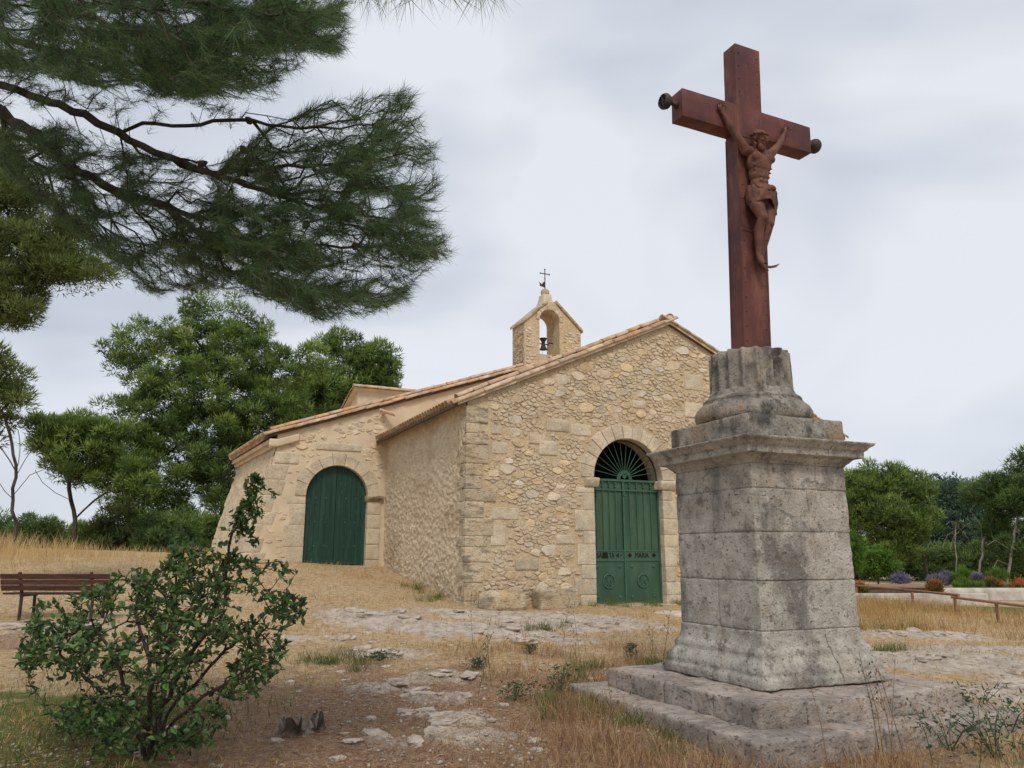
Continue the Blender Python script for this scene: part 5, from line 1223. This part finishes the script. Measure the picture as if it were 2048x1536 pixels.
for (px, py, rx, ry, Y, m_, nm, lb) in [(1800,1158,16,12,36,'lavender','lavender_bush','lavender bush right of the bright young tree'),(1872,1160,16,14,36,'lavender','lavender_bush','lavender bush at the far corner of the deck'),(1895,1158,14,14,36.5,'lavender','lavender_bush','lavender bush next to the green hedge'),(1955,1163,9,12,35,'lavender','lavender_bush','narrow lavender bush between hedge and orange flowers'),
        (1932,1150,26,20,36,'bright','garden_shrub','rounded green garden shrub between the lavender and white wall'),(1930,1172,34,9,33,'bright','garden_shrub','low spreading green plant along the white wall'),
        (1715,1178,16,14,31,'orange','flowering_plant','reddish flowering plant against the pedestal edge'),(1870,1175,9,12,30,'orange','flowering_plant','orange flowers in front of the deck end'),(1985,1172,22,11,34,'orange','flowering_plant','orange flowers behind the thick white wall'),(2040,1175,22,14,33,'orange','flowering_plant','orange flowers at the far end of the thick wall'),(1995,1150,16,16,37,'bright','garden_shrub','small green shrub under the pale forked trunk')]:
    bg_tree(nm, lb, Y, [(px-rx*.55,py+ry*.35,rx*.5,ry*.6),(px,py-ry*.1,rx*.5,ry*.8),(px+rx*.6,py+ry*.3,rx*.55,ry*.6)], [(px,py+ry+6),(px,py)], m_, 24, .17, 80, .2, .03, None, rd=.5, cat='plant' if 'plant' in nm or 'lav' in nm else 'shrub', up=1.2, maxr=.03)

# ================================================================== the pine whose boughs hang into the clearing from the left
def near_pine():
    Yt = 6.2; root = np.array([-6.6, 5.6, 0.0]); root[2] = gz(root[0], root[1]) - .1
    t = thing('pine_tree', tuple(root), 0, 'tall pine with long needled boughs hanging into the clearing over the shrub', 'tree')
    def Q(px, py, d): return atY(px, py, d)
    tr = [root, root + [.1, .1, 2.0], root + [.4, .2, 3.9], root + [.9, .3, 6.0], root + [1.3, .4, 8.5]]
    limbs = [tr,
        [tr[2] + [.02, .0, .1], Q(-160, 95, 5.6), Q(-40, 160, 5.5), Q(60, 192, 5.4), Q(170, 228, 5.3), Q(240, 266, 5.3), Q(310, 306, 5.25), Q(420, 346, 5.2), Q(560, 392, 5.1), Q(690, 425, 5.0), Q(790, 440, 4.9)],
        [Q(240, 266, 5.3), Q(285, 246, 5.25), Q(400, 250, 5.2), Q(480, 240, 5.1), Q(560, 252, 5.0), Q(680, 258, 5.0), Q(770, 235, 4.9)],
        [tr[2] + [.0, .0, .0], Q(-160, 130, 5.9), Q(-40, 190, 5.8), Q(60, 262, 5.7), Q(140, 330, 5.6), Q(230, 382, 5.6), Q(330, 412, 5.5), Q(450, 442, 5.4), Q(520, 488, 5.4), Q(650, 490, 5.3), Q(780, 492, 5.2), Q(850, 500, 5.1)],
        [Q(330, 412, 5.5), Q(420, 482, 5.5), Q(500, 535, 5.5), Q(600, 575, 5.4), Q(720, 590, 5.3)],
        [Q(420, 346, 5.2), Q(520, 340, 5.0), Q(640, 330, 4.8), Q(760, 320, 4.7), Q(830, 300, 4.6)],
        [Q(560, 392, 5.1), Q(680, 385, 5.2), Q(790, 372, 5.2), Q(850, 380, 5.2)],
        [tr[3], Q(-60, -60, 5.0), Q(120, 20, 4.8), Q(300, 70, 4.7), Q(450, 95, 4.6), Q(600, 92, 4.6)],
        [tr[3], Q(60, -90, 4.4), Q(260, -20, 4.2), Q(450, 20, 4.1), Q(620, 30, 4.1)],
        [tr[2], Q(-100, 40, 5.2), Q(60, 90, 5.1), Q(220, 120, 5.0), Q(400, 140, 5.0), Q(540, 130, 4.9)]]
    # foliage volumes: outline where the bough stands, distance range, number of tufts
    vols = [([(470,300),(560,235),(640,205),(700,192),(760,190),(822,176),(832,195),(815,228),(852,240),(838,270),(868,292),(876,330),(880,372),(890,402),(868,440),(896,470),(898,505),(868,532),(832,560),(812,602),(760,622),(700,640),(640,636),(560,602),(500,560),(450,480),(440,380)], 4.4, 5.9, 2150),
            ([(250,300),(470,330),(470,560),(400,585),(310,585),(250,540),(200,500),(110,430),(0,330),(0,250),(120,250)], 4.9, 6.3, 1350),
            ([(300,440),(640,500),(700,630),(640,640),(560,606),(480,585),(380,560)], 4.9, 6.1, 420),
            ([(100,190),(300,180),(560,180),(600,235),(420,250),(250,245)], 4.8, 5.6, 60),
            ([(-40,-40),(700,-40),(694,60),(682,104),(642,138),(600,136),(540,172),(450,186),(350,192),(250,172),(200,180),(100,150),(-40,130)], 3.9, 5.6, 3000),
            ([(-40,120),(110,150),(180,200),(60,215),(-40,200)], 4.8, 5.6, 60)]
    T = []
    for poly, d0, d1, n in vols:
        xs = [p[0] for p in poly]; ys = [p[1] for p in poly]; m = 0; got = []
        while m < n:
            px = rng.uniform(min(xs), max(xs), 4000); py = rng.uniform(min(ys), max(ys), 4000); k = inpoly(px, py, poly)
            nz = fbm(P2(px, py * 1.8, 1 / 55.), 3, 71); k &= rng.random(4000) < np.clip((nz - .30) * 3.0, .2, 1)       # clumps and gaps
            px, py = px[k], py[k]; P = atYs(px, py, rng.uniform(d0, d1, len(px))); got.append(P); m += len(P)
        T.append(np.vstack(got)[:n])
    T = np.vstack(T)
    A, par, tips = grow(limbs, T, .11, .03, .012, prefer=unit(np.array([1.0, -.1, -.12])), wob=.7)
    rad = pipe(par, len(A), .0021, 2.25, .22)
    v, f = skeleton(A - root, par, rad, 5); mk_np('trunk_and_boughs', v, f, mt['bark'], t, True)
    # needles along the last part of every twig
    tip = A[tips]; p1 = A[par[tips]]; td = unit(unit(tip - p1) + np.array([.55, -.05, .22])); nn = 38
    i = np.repeat(np.arange(len(T)), nn); s_ = rng.uniform(-.16, .02, len(i)); base = tip[i] + td[i] * s_[:, None] + rng.normal(0, .003, (len(i), 3))
    dr = unit(td[i] * rng.uniform(.6, 1.6, len(i))[:, None] + unit(rng.normal(size=(len(i), 3))) * .8); v, f = tris(base - root, dr, rng.uniform(.065, .12, len(i)), .0027)
    var = np.clip(rng.normal(.42, .14, len(T))[i] + rng.normal(0, .1, len(i)) + .08 * dr[:, 2], 0, 1)
    o = mk_np('needles', v, f, mt['needle_near'], t, False, dict(var=np.repeat(var, 3))); o['kind'] = 'stuff'
    # long needle bunches of a low twig just in front of the eye
    tw = [Q(640, -170, 2.3), Q(720, -50, 2.25), Q(800, -26, 2.2), Q(900, -30, 2.2), Q(1000, -28, 2.15)]
    lead = [tr[3], tr[3] + [2.2, -1.4, .6], tr[3] + [3.8, -2.4, -1.2], tw[0]] + tw
    tm = MB(); tm.tube([p - root for p in lead], list(np.linspace(.05, .006, len(lead))), 6); tm.build('low_twig', mt['bark'], t)
    bs = [Q(x, y, 2.22) for x, y in ((720,-25),(745,-15),(780,-22),(815,-15),(850,-25),(905,-20),(930,-30),(960,-18),(990,-25),(470,60),(490,40))]
    b0 = np.repeat(np.array(bs), 26, 0); dd = unit(np.stack([rng.normal(.05, .45, len(b0)), rng.normal(0, .4, len(b0)), rng.normal(-.75, .35, len(b0))], -1))
    v, f = tris(b0 - root + rng.normal(0, .008, b0.shape), dd, rng.uniform(.09, .15, len(b0)), .0022)
    o = mk_np('low_needles', v, f, mt['needle_near'], t, False, dict(var=np.repeat(rng.uniform(.25, .7, len(b0)), 3))); o['kind'] = 'stuff'
    # cones
    cm = MB(); prof = [(.004, 0), (.016, .008), (.021, .022), (.018, .040), (.009, .056), (.002, .064)]
    cm.lathe(prof, 10); cme = bpy.data.meshes.new('pine_cone'); cme.from_pydata(cm.v, [], cm.f); cme.update(); cme.materials.append(mt['bark'])
    for (x, y) in ((492,252),(476,282),(705,482),(800,455),(752,252),(570,520),(640,300),(860,505),(610,430),(700,360),(380,330),(560,580)):
        p = Q(x, y, 5.0); j = int(np.argmin(((A - p) ** 2).sum(1))); o = bpy.data.objects.new('pine_cone', cme); link(o, t); o.location = A[j] - root + np.array([0, -.01, -.03]); o.rotation_euler = (rng.uniform(1, 4), rng.uniform(0, 6), 0); o.scale = (1.25,) * 3
near_pine()

# ================================================================== the shrub in the foreground
def shrub():
    Y0 = 6.75; root = np.array([atY(300, 1500, Y0)[0], Y0, 0.0]); root[2] = gz(root[0], root[1]) - .05
    t = thing('leafy_shrub', tuple(root), 0, 'dark green leafy shrub with one tall leaning stem near the bench', 'shrub')
    out_ = [(30,1320),(55,1255),(75,1200),(150,1182),(210,1165),(250,1140),(300,1150),(335,1110),(345,1045),(365,1040),(372,1090),(415,1075),(440,1120),(470,1105),(520,1130),(570,1120),(600,1140),(590,1180),(614,1215),(606,1240),(565,1262),(580,1300),(560,1345),(530,1385),(500,1410),(455,1450),(420,1500),(330,1525),(200,1525),(120,1470),(90,1420),(50,1380)]
    tall = [(430,1110),(455,1050),(470,1010),(492,960),(515,940),(545,960),(560,995),(530,1030),(500,1060),(520,1080),(490,1120),(450,1150)]
    def samp(poly, n, dy):
        xs = [p[0] for p in poly]; ys = [p[1] for p in poly]; got = []; m = 0
        while m < n:
            px = rng.uniform(min(xs), max(xs), 2000); py = rng.uniform(min(ys), max(ys), 2000); k = inpoly(px, py, poly)
            nz = fbm(P2(px, py, 1 / 55.), 3, 91); k &= rng.random(2000) < np.clip((nz - .32) * 3.2, .1, 1); k &= rng.random(2000) < np.clip((1600 - py) / 130, .45, 1)
            px, py = px[k], py[k]; q = np.sqrt(np.clip(1 - ((px - 310) / 330) ** 2, .05, 1)) * np.sqrt(np.clip(1 - ((py - 1320) / 260) ** 2, .05, 1))
            got.append(atYs(px, py, Y0 + rng.uniform(-1, 1, len(px)) * dy * q)); m += len(px)
        return np.vstack(got)[:n]
    T = np.vstack([samp(out_, 1900, .95), samp(tall, 120, .12)]); T = T[T[:, 2] > ground_h(T[:, 0], T[:, 1], False) + .06]
    Q = lambda x, y, d=0: atY(x, y, Y0 + d)
    limbs = [[root, Q(310, 1440), Q(360, 1350), Q(410, 1270), Q(440, 1180), Q(458, 1090), Q(490, 1010), Q(512, 955)], [root, Q(280, 1430, -.2), Q(240, 1340, -.3), Q(190, 1260, -.3)], [root, Q(320, 1450, .2), Q(330, 1330, .3), Q(350, 1220, .3), Q(352, 1120, .2)],
             [root, Q(350, 1440, -.3), Q(430, 1380, -.4), Q(510, 1330, -.4)], [root, Q(270, 1450, .3), Q(190, 1370, .4), Q(120, 1310, .4)], [root, Q(340, 1420, .4), Q(450, 1300, .5), Q(540, 1220, .4)], [root, Q(300, 1430, -.4), Q(300, 1320, -.6), Q(270, 1220, -.5)]]
    A, par, tips = grow(limbs, T, .09, .02, .012); rad = pipe(par, len(A), .0024, 2.3, .024)
    v, f = skeleton(A - root, par, rad, 5); mk_np('stems', v, f, mt['twig'], t, True)
    tip = A[tips]; td = unit(tip - A[par[tips]]); nl = 5; i = np.repeat(np.arange(len(T)), nl); n = len(i)
    base = tip[i] - td[i] * rng.uniform(0, .10, n)[:, None]; dr = unit(td[i] * .5 + rng.normal(0, .55, (n, 3)) + np.array([0, -.1, .35]))
    nr = unit(rng.normal(0, .5, (n, 3)) + np.array([0, -.25, .9])); sd = unit(np.cross(dr, nr)); nr = np.cross(sd, dr); ln = rng.uniform(.022, .075, n); wd_ = ln * rng.uniform(.48, .62, n)
    # leaf outline: stalk, widest at 45 %, pointed tip, folded along the midrib
    prof = [(0, 0), (.18, .62), (.45, 1.0), (.75, .66), (1.0, 0)]
    V = np.empty((n, 8, 3)); V[:, 0] = base; V[:, 1] = base + dr * ln[:, None] * 1.0 - nr * (ln * .12)[:, None]
    k = 2
    for s_ in (-1, 1):
        for a, w_ in prof[1:4]: V[:, k] = base + dr * (ln * a)[:, None] + sd * (s_ * wd_ * .5 * w_)[:, None] + nr * (wd_ * .16 * w_)[:, None]; k += 1
    FQ = np.array([[0, 2, 3, 4], [0, 4, 1, 1], [0, 7, 6, 5], [0, 1, 7, 7]]); FT = [(0, 1, 4), (0, 4, 3), (0, 3, 2), (0, 7, 1), (0, 6, 7), (0, 5, 6)]
    order = np.argsort(-(ln * wd_) + (base[:, 1] - Y0) * .0012)     # the ones that show largest become leaves of their own
    for q in order[:300]:
        me = bpy.data.meshes.new('leaf'); me.from_pydata([tuple(x) for x in V[q] - base[q]], [], FT); me.materials.append(mt['leaf_piece']); o = bpy.data.objects.new('leaf', me); link(o, t); o.location = base[q] - root
    rest = order[300:]; m = len(rest); f = (np.arange(m) * 8)[:, None, None] + np.array(FT)[None]
    var = np.clip(rng.normal(.45, .2, m) + np.clip((V[rest][:, 0, 2] - 1.1) * .12, -.1, .15) + (rng.random(m) < .02) * .5, 0, 1)
    o = mk_np('foliage', (V[rest] - root).reshape(-1, 3), f.reshape(-1, 3), mt['shrub_leaf'], t, False, dict(var=np.repeat(var, 8))); o['kind'] = 'stuff'
shrub()

# ================================================================== grass, litter and weeds
pedin = lambda x, y: (np.abs((x - PC[0]) * U2[0] + (y - PC[1]) * U2[1]) < 1.56) & (np.abs((x - PC[0]) * W2[0] + (y - PC[1]) * W2[1]) < 1.56)
def chin(x, y):
    a = (x - DO[0]) * U[0] + (y - DO[1]) * U[1]; b = (x - DO[0]) * W[0] + (y - DO[1]) * W[1]
    return ((b > -.03) & (a > -4.4) & (a < 7.6)) | ((b > YB - .05) & (a > -8.7))
def blades(name, x, y, h, w, lean, mat, label, bend=.35, var=None, cat='grass'):
    k = ~pedin(x, y) & ~chin(x, y); x, y, h = x[k], y[k], h[k]; n = len(x); z = ground_h(x, y)
    if var is not None: var = var[k]
    b = np.stack([x, y, z - .01], -1); d = unit(np.stack([rng.normal(0, lean, n), rng.normal(0, lean, n), np.ones(n)], -1)); side = unit(np.stack([rng.normal(size=n), rng.normal(size=n), np.zeros(n)], -1))
    ww = (w * rng.uniform(.6, 1.4, n))[:, None] * .5; mid = b + d * (h * .55)[:, None]; d2 = unit(d + np.stack([rng.normal(0, bend, n), rng.normal(0, bend, n), -.1 * np.ones(n)], -1)); tip = mid + d2 * (h * .5)[:, None]
    V = np.stack([b - side * ww, b + side * ww, mid + side * ww * .8, mid - side * ww * .8, tip], 1); F_ = np.array([(0, 1, 2), (0, 2, 3), (3, 2, 4)])
    f = ((np.arange(n) * 5)[:, None, None] + F_[None]).reshape(-1, 3)
    va = np.clip(rng.normal(.55, .2, n) if var is None else var, 0, 1)
    o = mk_np(name, V.reshape(-1, 3), f, mt[mat], None, False, dict(var=np.repeat(va, 5))); tag(o, label, cat, kind='stuff'); return n
def fan(n, r0, r1, a0=-38, a1=38, pw=1.0):
    r = (r0 ** pw + (r1 ** pw - r0 ** pw) * rng.random(n)) ** (1 / pw); a = np.radians(rng.uniform(a0, a1, n)); return r * np.sin(a), r * np.cos(a)
# short straw everywhere that is not rock or litter
x, y = fan(150000, 6.2, 26, pw=.9); rm = rockmask(x, y); lm = littermask(x, y); gm = greenmask(x, y); nz = fbm(P2(x, y, 1.5), 3, 55)
k = rng.random(len(x)) < np.clip((nz - .3) * 2.2, .05, 1) * np.clip(1.05 - rm * 1.25, .03, 1) * np.clip(1 - lm * .75, .2, 1)
blades('dry_grass', x[k], y[k], rng.uniform(.025, .10, k.sum()) * (1 + np.clip((np.hypot(x[k], y[k]) - 10) / 14, 0, .9)), .007, .55, 'dry_grass', 'short straw coloured dry grass over the clearing', .6, np.clip(rng.normal(.55, .18, k.sum()), 0, 1))
# taller tawny grass around the pedestal and across the middle
x, y = fan(120000, 6.3, 15, -24, 34, 1.0); px = 1024 + 1577 * x / y; nz = fbm(P2(x, y, 1.7), 3, 66)
m_ = np.exp(-((x - .9) / 1.3) ** 2 - ((y - 9.6) / 2.0) ** 2) * 1.25 + np.exp(-((x - 1.2) / 1.0) ** 2 - ((y - 7.6) / 1.3) ** 2) * 1.5 + np.exp(-((x - 3.6) / 1.8) ** 2 - ((y - 6.5) / .6) ** 2) * 1.2 + np.exp(-((x - 7.0) / 3) ** 2 - ((y - 14.2) / 1.6) ** 2) * .55 + np.exp(-((x - .6) / 2.6) ** 2 - ((y - 12) / 1.0) ** 2) * .7
k = rng.random(len(x)) < np.clip(m_ * (nz - .36) * 2.6, 0, 1) * np.clip(1.1 - rockmask(x, y) * 1.1, .1, 1)
blades('tawny_grass', x[k], y[k], rng.uniform(.06, .30, k.sum()) * np.clip(m_[k] + .25, .4, 1), .005, .45, 'rust_grass', 'reddish tawny dry grass around the pedestal steps', .6, np.clip(rng.normal(.5, .28, k.sum()), 0, 1))
# greener blades mixed in
x, y = fan(90000, 6.2, 24, pw=.95); nz = fbm(P2(x, y, 1.3), 3, 77); gm = greenmask(x, y)
spots = [(-2.9,11.3,.35),(-2.3,11.5,.5),(.55,14.6,.28),(7.8,17.4,.9),(8.6,17.8,.6),(3.9,12.6,.4),(1.35,7.9,.55),(1.0,8.6,.5),(1.55,7.2,.5),(1.1,9.4,.5),(.5,8.8,.35),(4.6,6.5,.8),(5.2,6.9,.6),(-1.9,18.6,.6),(-2.4,19.8,.6),(1.5,19.1,.45),(2.2,19.35,.5),(3.2,19.5,.5),(4.3,20.1,.4),(1.0,18.6,.4),(-.2,17.9,.3),(.9,10.6,.5),(2.0,10.6,.4),(6.2,13.2,.4)]
m_ = gm * .9
for sx, sy, sr in spots: m_ = np.maximum(m_, .55 * np.exp(-((x - sx) ** 2 + (y - sy) ** 2) / (sr * 1.0) ** 2))
k = rng.random(len(x)) < np.clip(m_ * (nz + .1) * 1.25, .004, 1)
blades('green_grass', x[k], y[k], rng.uniform(.05, .20, k.sum()), .006, .35, 'green_grass', 'green grass tufts scattered through the dry clearing', .45)
# extra dense tufts on the marked spots
xs, ys, hs = [], [], []
for sx, sy, sr in spots:
    n = 300; q_ = rng.integers(0, 5, n); ox = rng.normal(0, sr * .55, 5); oy = rng.normal(0, sr * .5, 5); xs.append(sx + ox[q_] + rng.normal(0, .07, n)); ys.append(sy + oy[q_] + rng.normal(0, .07, n)); hs.append(rng.uniform(.04, .26, n))
blades('grass_tufts', np.concatenate(xs), np.concatenate(ys), np.concatenate(hs), .006, .55, 'green_grass', 'taller green grass tufts at the wall foot and among the rocks', .5)
# tall straw along the rise on the left and at the foot of the walls
x = rng.uniform(-22, -6.4, 26000); y = rng.uniform(21.5, 32, 26000); d = y - (24.5 - .12 * (x + 14)); k = rng.random(len(x)) < np.exp(-(d / 2.6) ** 2) * np.clip((fbm(P2(x, y, .7), 2, 8) - .25) * 2.4, .1, 1) * np.clip(.35 + (-x - 7) / 9, .25, 1)
hh = rng.uniform(.18, .42, k.sum()) * (1 + np.clip((-x[k] - 12.5) / 3.5, 0, 1.1))
blades('tall_straw', x[k], y[k], hh, .011, .22, 'dry_grass', 'tall pale straw grass along the rise before the pines', .35, np.clip(rng.normal(.75, .15, k.sum()), 0, 1))
# dry grass standing before the rail fence
x = rng.uniform(6.2, 13.5, 26000); y = rng.uniform(15.5, 27, 26000); k = rng.random(len(x)) < np.clip((fbm(P2(x, y, .9), 3, 18) - .34) * 2.6, .03, 1) * np.clip(1 - rockmask(x, y), .05, 1)
blades('fence_grass', x[k], y[k], rng.uniform(.10, .42, k.sum()), .009, .3, 'dry_grass', 'knee high dry grass standing before the rail fence', .45, np.clip(rng.normal(.5, .22, k.sum()), 0, 1))
# needle litter lying on the ground
x, y = fan(130000, 6.2, 13, -36, 30, 1.0); lm = littermask(x, y); k = (rng.random(len(x)) < np.clip(lm * 1.25, .06, 1)) & ~pedin(x, y); x, y = x[k], y[k]; n = len(x)
b = np.stack([x, y, ground_h(x, y) + rng.uniform(.002, .014, n)], -1); d = unit(np.stack([rng.normal(size=n), rng.normal(size=n), rng.normal(0, .22, n)], -1)); v, f = tris(b, d, rng.uniform(.03, .10, n), .005, np.stack([d[:, 1], -d[:, 0], rng.normal(0, .5, n)], -1))
tag(mk_np('needle_litter', v, f, mt['rust_grass'], None, False, dict(var=np.repeat(np.clip(rng.normal(.5, .32, n), 0, 1), 3))), 'fallen reddish pine needles and bits of straw on the ground', 'litter', kind='stuff')
# gravel: thousands of chips nobody could count
x, y = fan(26000, 6.3, 21, -37, 37, 1.0); nz = fbm(P2(x, y, 1.2), 3, 123); k = (rng.random(len(x)) < np.clip((nz - .38) * 3 + rockmask(x, y) * .5, .04, 1)) & ~pedin(x, y) & ~chin(x, y); x, y = x[k], y[k]; n = len(x)
oc_ = np.array([(1, 0, 0), (0, 1, 0), (-1, 0, 0), (0, -1, 0), (0, 0, 1), (0, 0, -1)], float); of_ = np.array([(0, 1, 4), (1, 2, 4), (2, 3, 4), (3, 0, 4), (1, 0, 5), (2, 1, 5), (3, 2, 5), (0, 3, 5)])
sz = .006 + .022 * rng.random(n) ** 3; sc3 = np.stack([sz * rng.uniform(.7, 1.5, n), sz * rng.uniform(.7, 1.3, n), sz * rng.uniform(.4, .8, n)], -1); a_ = rng.uniform(0, 6.28, n)
v = (oc_[None] + rng.normal(0, .18, (n, 6, 3))) * sc3[:, None]; v = np.stack([v[..., 0] * np.cos(a_)[:, None] - v[..., 1] * np.sin(a_)[:, None], v[..., 0] * np.sin(a_)[:, None] + v[..., 1] * np.cos(a_)[:, None], v[..., 2]], -1) + np.stack([x, y, ground_h(x, y) + sz * .2], -1)[:, None]
tag(mk_np('gravel', v.reshape(-1, 3), ((np.arange(n) * 6)[:, None, None] + of_[None]).reshape(-1, 3), mt['rock'], None), 'small pale gravel chips strewn over the clearing', 'gravel', kind='stuff')
# seeding stalks around the pedestal
def stalks():
    rs = random.Random(17); n = 0
    for q in range(46):
        if q < 30: x = rs.uniform(.6, 5.2); y = rs.uniform(6.25, 6.9) if x > 1.9 else rs.uniform(6.4, 9.5)
        else: x = rs.uniform(-.6, 2.2); y = rs.uniform(9, 13)
        if bool(pedin(np.array([x]), np.array([y]))[0]): continue
        z = gz(x, y); h = rs.uniform(.35, .85); mb = MB(); tip = Vector((rs.uniform(-.18, .18), rs.uniform(-.1, .1), h)); mb.tube([(0, 0, -.02), tip * .5 + Vector((rs.uniform(-.03, .03), 0, 0)), tip], [.004, .003, .0018], 4)
        for k in range(rs.randint(3, 9)):
            s_ = rs.uniform(.45, 1); p = tip * s_; e = p + Vector((rs.uniform(-.09, .09), rs.uniform(-.07, .07), rs.uniform(.02, .10))); mb.tube([p, e], .0016, 3); mb.ball(e, (.007, .007, .011), 5, 4)
        o = mb.build('dry_stalk', mt['rust_grass'] if q % 3 else mt['weed'], None); at = o.data.attributes.new('var', 'FLOAT', 'POINT'); at.data.foreach_set('value', [rs.uniform(.1, .8)] * len(o.data.vertices)); o.location = (x, y, z)
        tag(o, 'thin dry seeding stalk standing in the grass beside the pedestal steps' if q < 30 else 'thin dry seeding stalk in the grass between pedestal and rock outcrop', 'plant', 'dry seeding stalks')
stalks()
# broad leaved weeds
def weed(x, y, r, h, label, n=150):
    c = np.array([x, y, gz(x, y)]); b = c + np.stack([rng.normal(0, r * .35, n), rng.normal(0, r * .35, n), rng.uniform(.02, h, n)], -1); d = unit(np.stack([rng.normal(size=n), rng.normal(size=n), rng.uniform(.0, .9, n)], -1))
    v, f = tris(b, d, rng.uniform(.03, .08, n), rng.uniform(.012, .03, n)); t = thing('weed_plant', tuple(c), 0, label, 'plant', 'weeds in the dry grass')
    st = MB()
    for k in range(7): a = rng.uniform(0, 6.28); st.tube([(0, 0, -.02), (r * .2 * math.cos(a), r * .2 * math.sin(a), h * .6), (r * .5 * math.cos(a), r * .5 * math.sin(a), h)], [.004, .003, .002], 4)
    o = st.build('stem', mt['weed'], t); at = o.data.attributes.new('var', 'FLOAT', 'POINT'); at.data.foreach_set('value', [.4] * len(o.data.vertices))
    o = mk_np('leaves', v - c, f, mt['weed'], t, False, dict(var=np.repeat(np.clip(rng.normal(.5, .2, n), 0, 1), 3)))
for (px, py, z, r, h, lb) in [(1120,1395,.08,.3,.28,'spreading grey green weed in the tawny grass beside the pedestal'),(955,1340,.12,.22,.14,'low green weed beside the tawny grass edge'),(1350,1395,.1,.3,.3,'leafy green weed against the upper step slab'),(1300,1420,.06,.3,.26,'leafy green weed leaning on the lower step slab'),(1262,1325,.15,.12,.2,'small bright weed behind the upper step slab'),(1060,1310,.2,.14,.12,'small dark weed at the edge of the rock outcrop'),(1960,1445,.04,.5,.35,'bushy green weed by the right end of the steps'),(2020,1470,.03,.5,.3,'broad green weed in front of the step end'),(1900,1500,.02,.6,.28,'sprawling green weed before the long side of the lower step'),(1990,1515,.02,.6,.35,'tall leafy green weed beside the sprawling one before the steps'),(760,1315,.22,.35,.12,'grey green cushion plant in the dry grass near the path'),(1030,1400,.08,.25,.18,'scattered green weed between the rocks and tawny grass')]:
    p = atY(px, py, 1); rr = ray(px, py); tt = (z - CZ) / rr[2]; weed(rr[0] * tt, rr[1] * tt, r, h, lb)
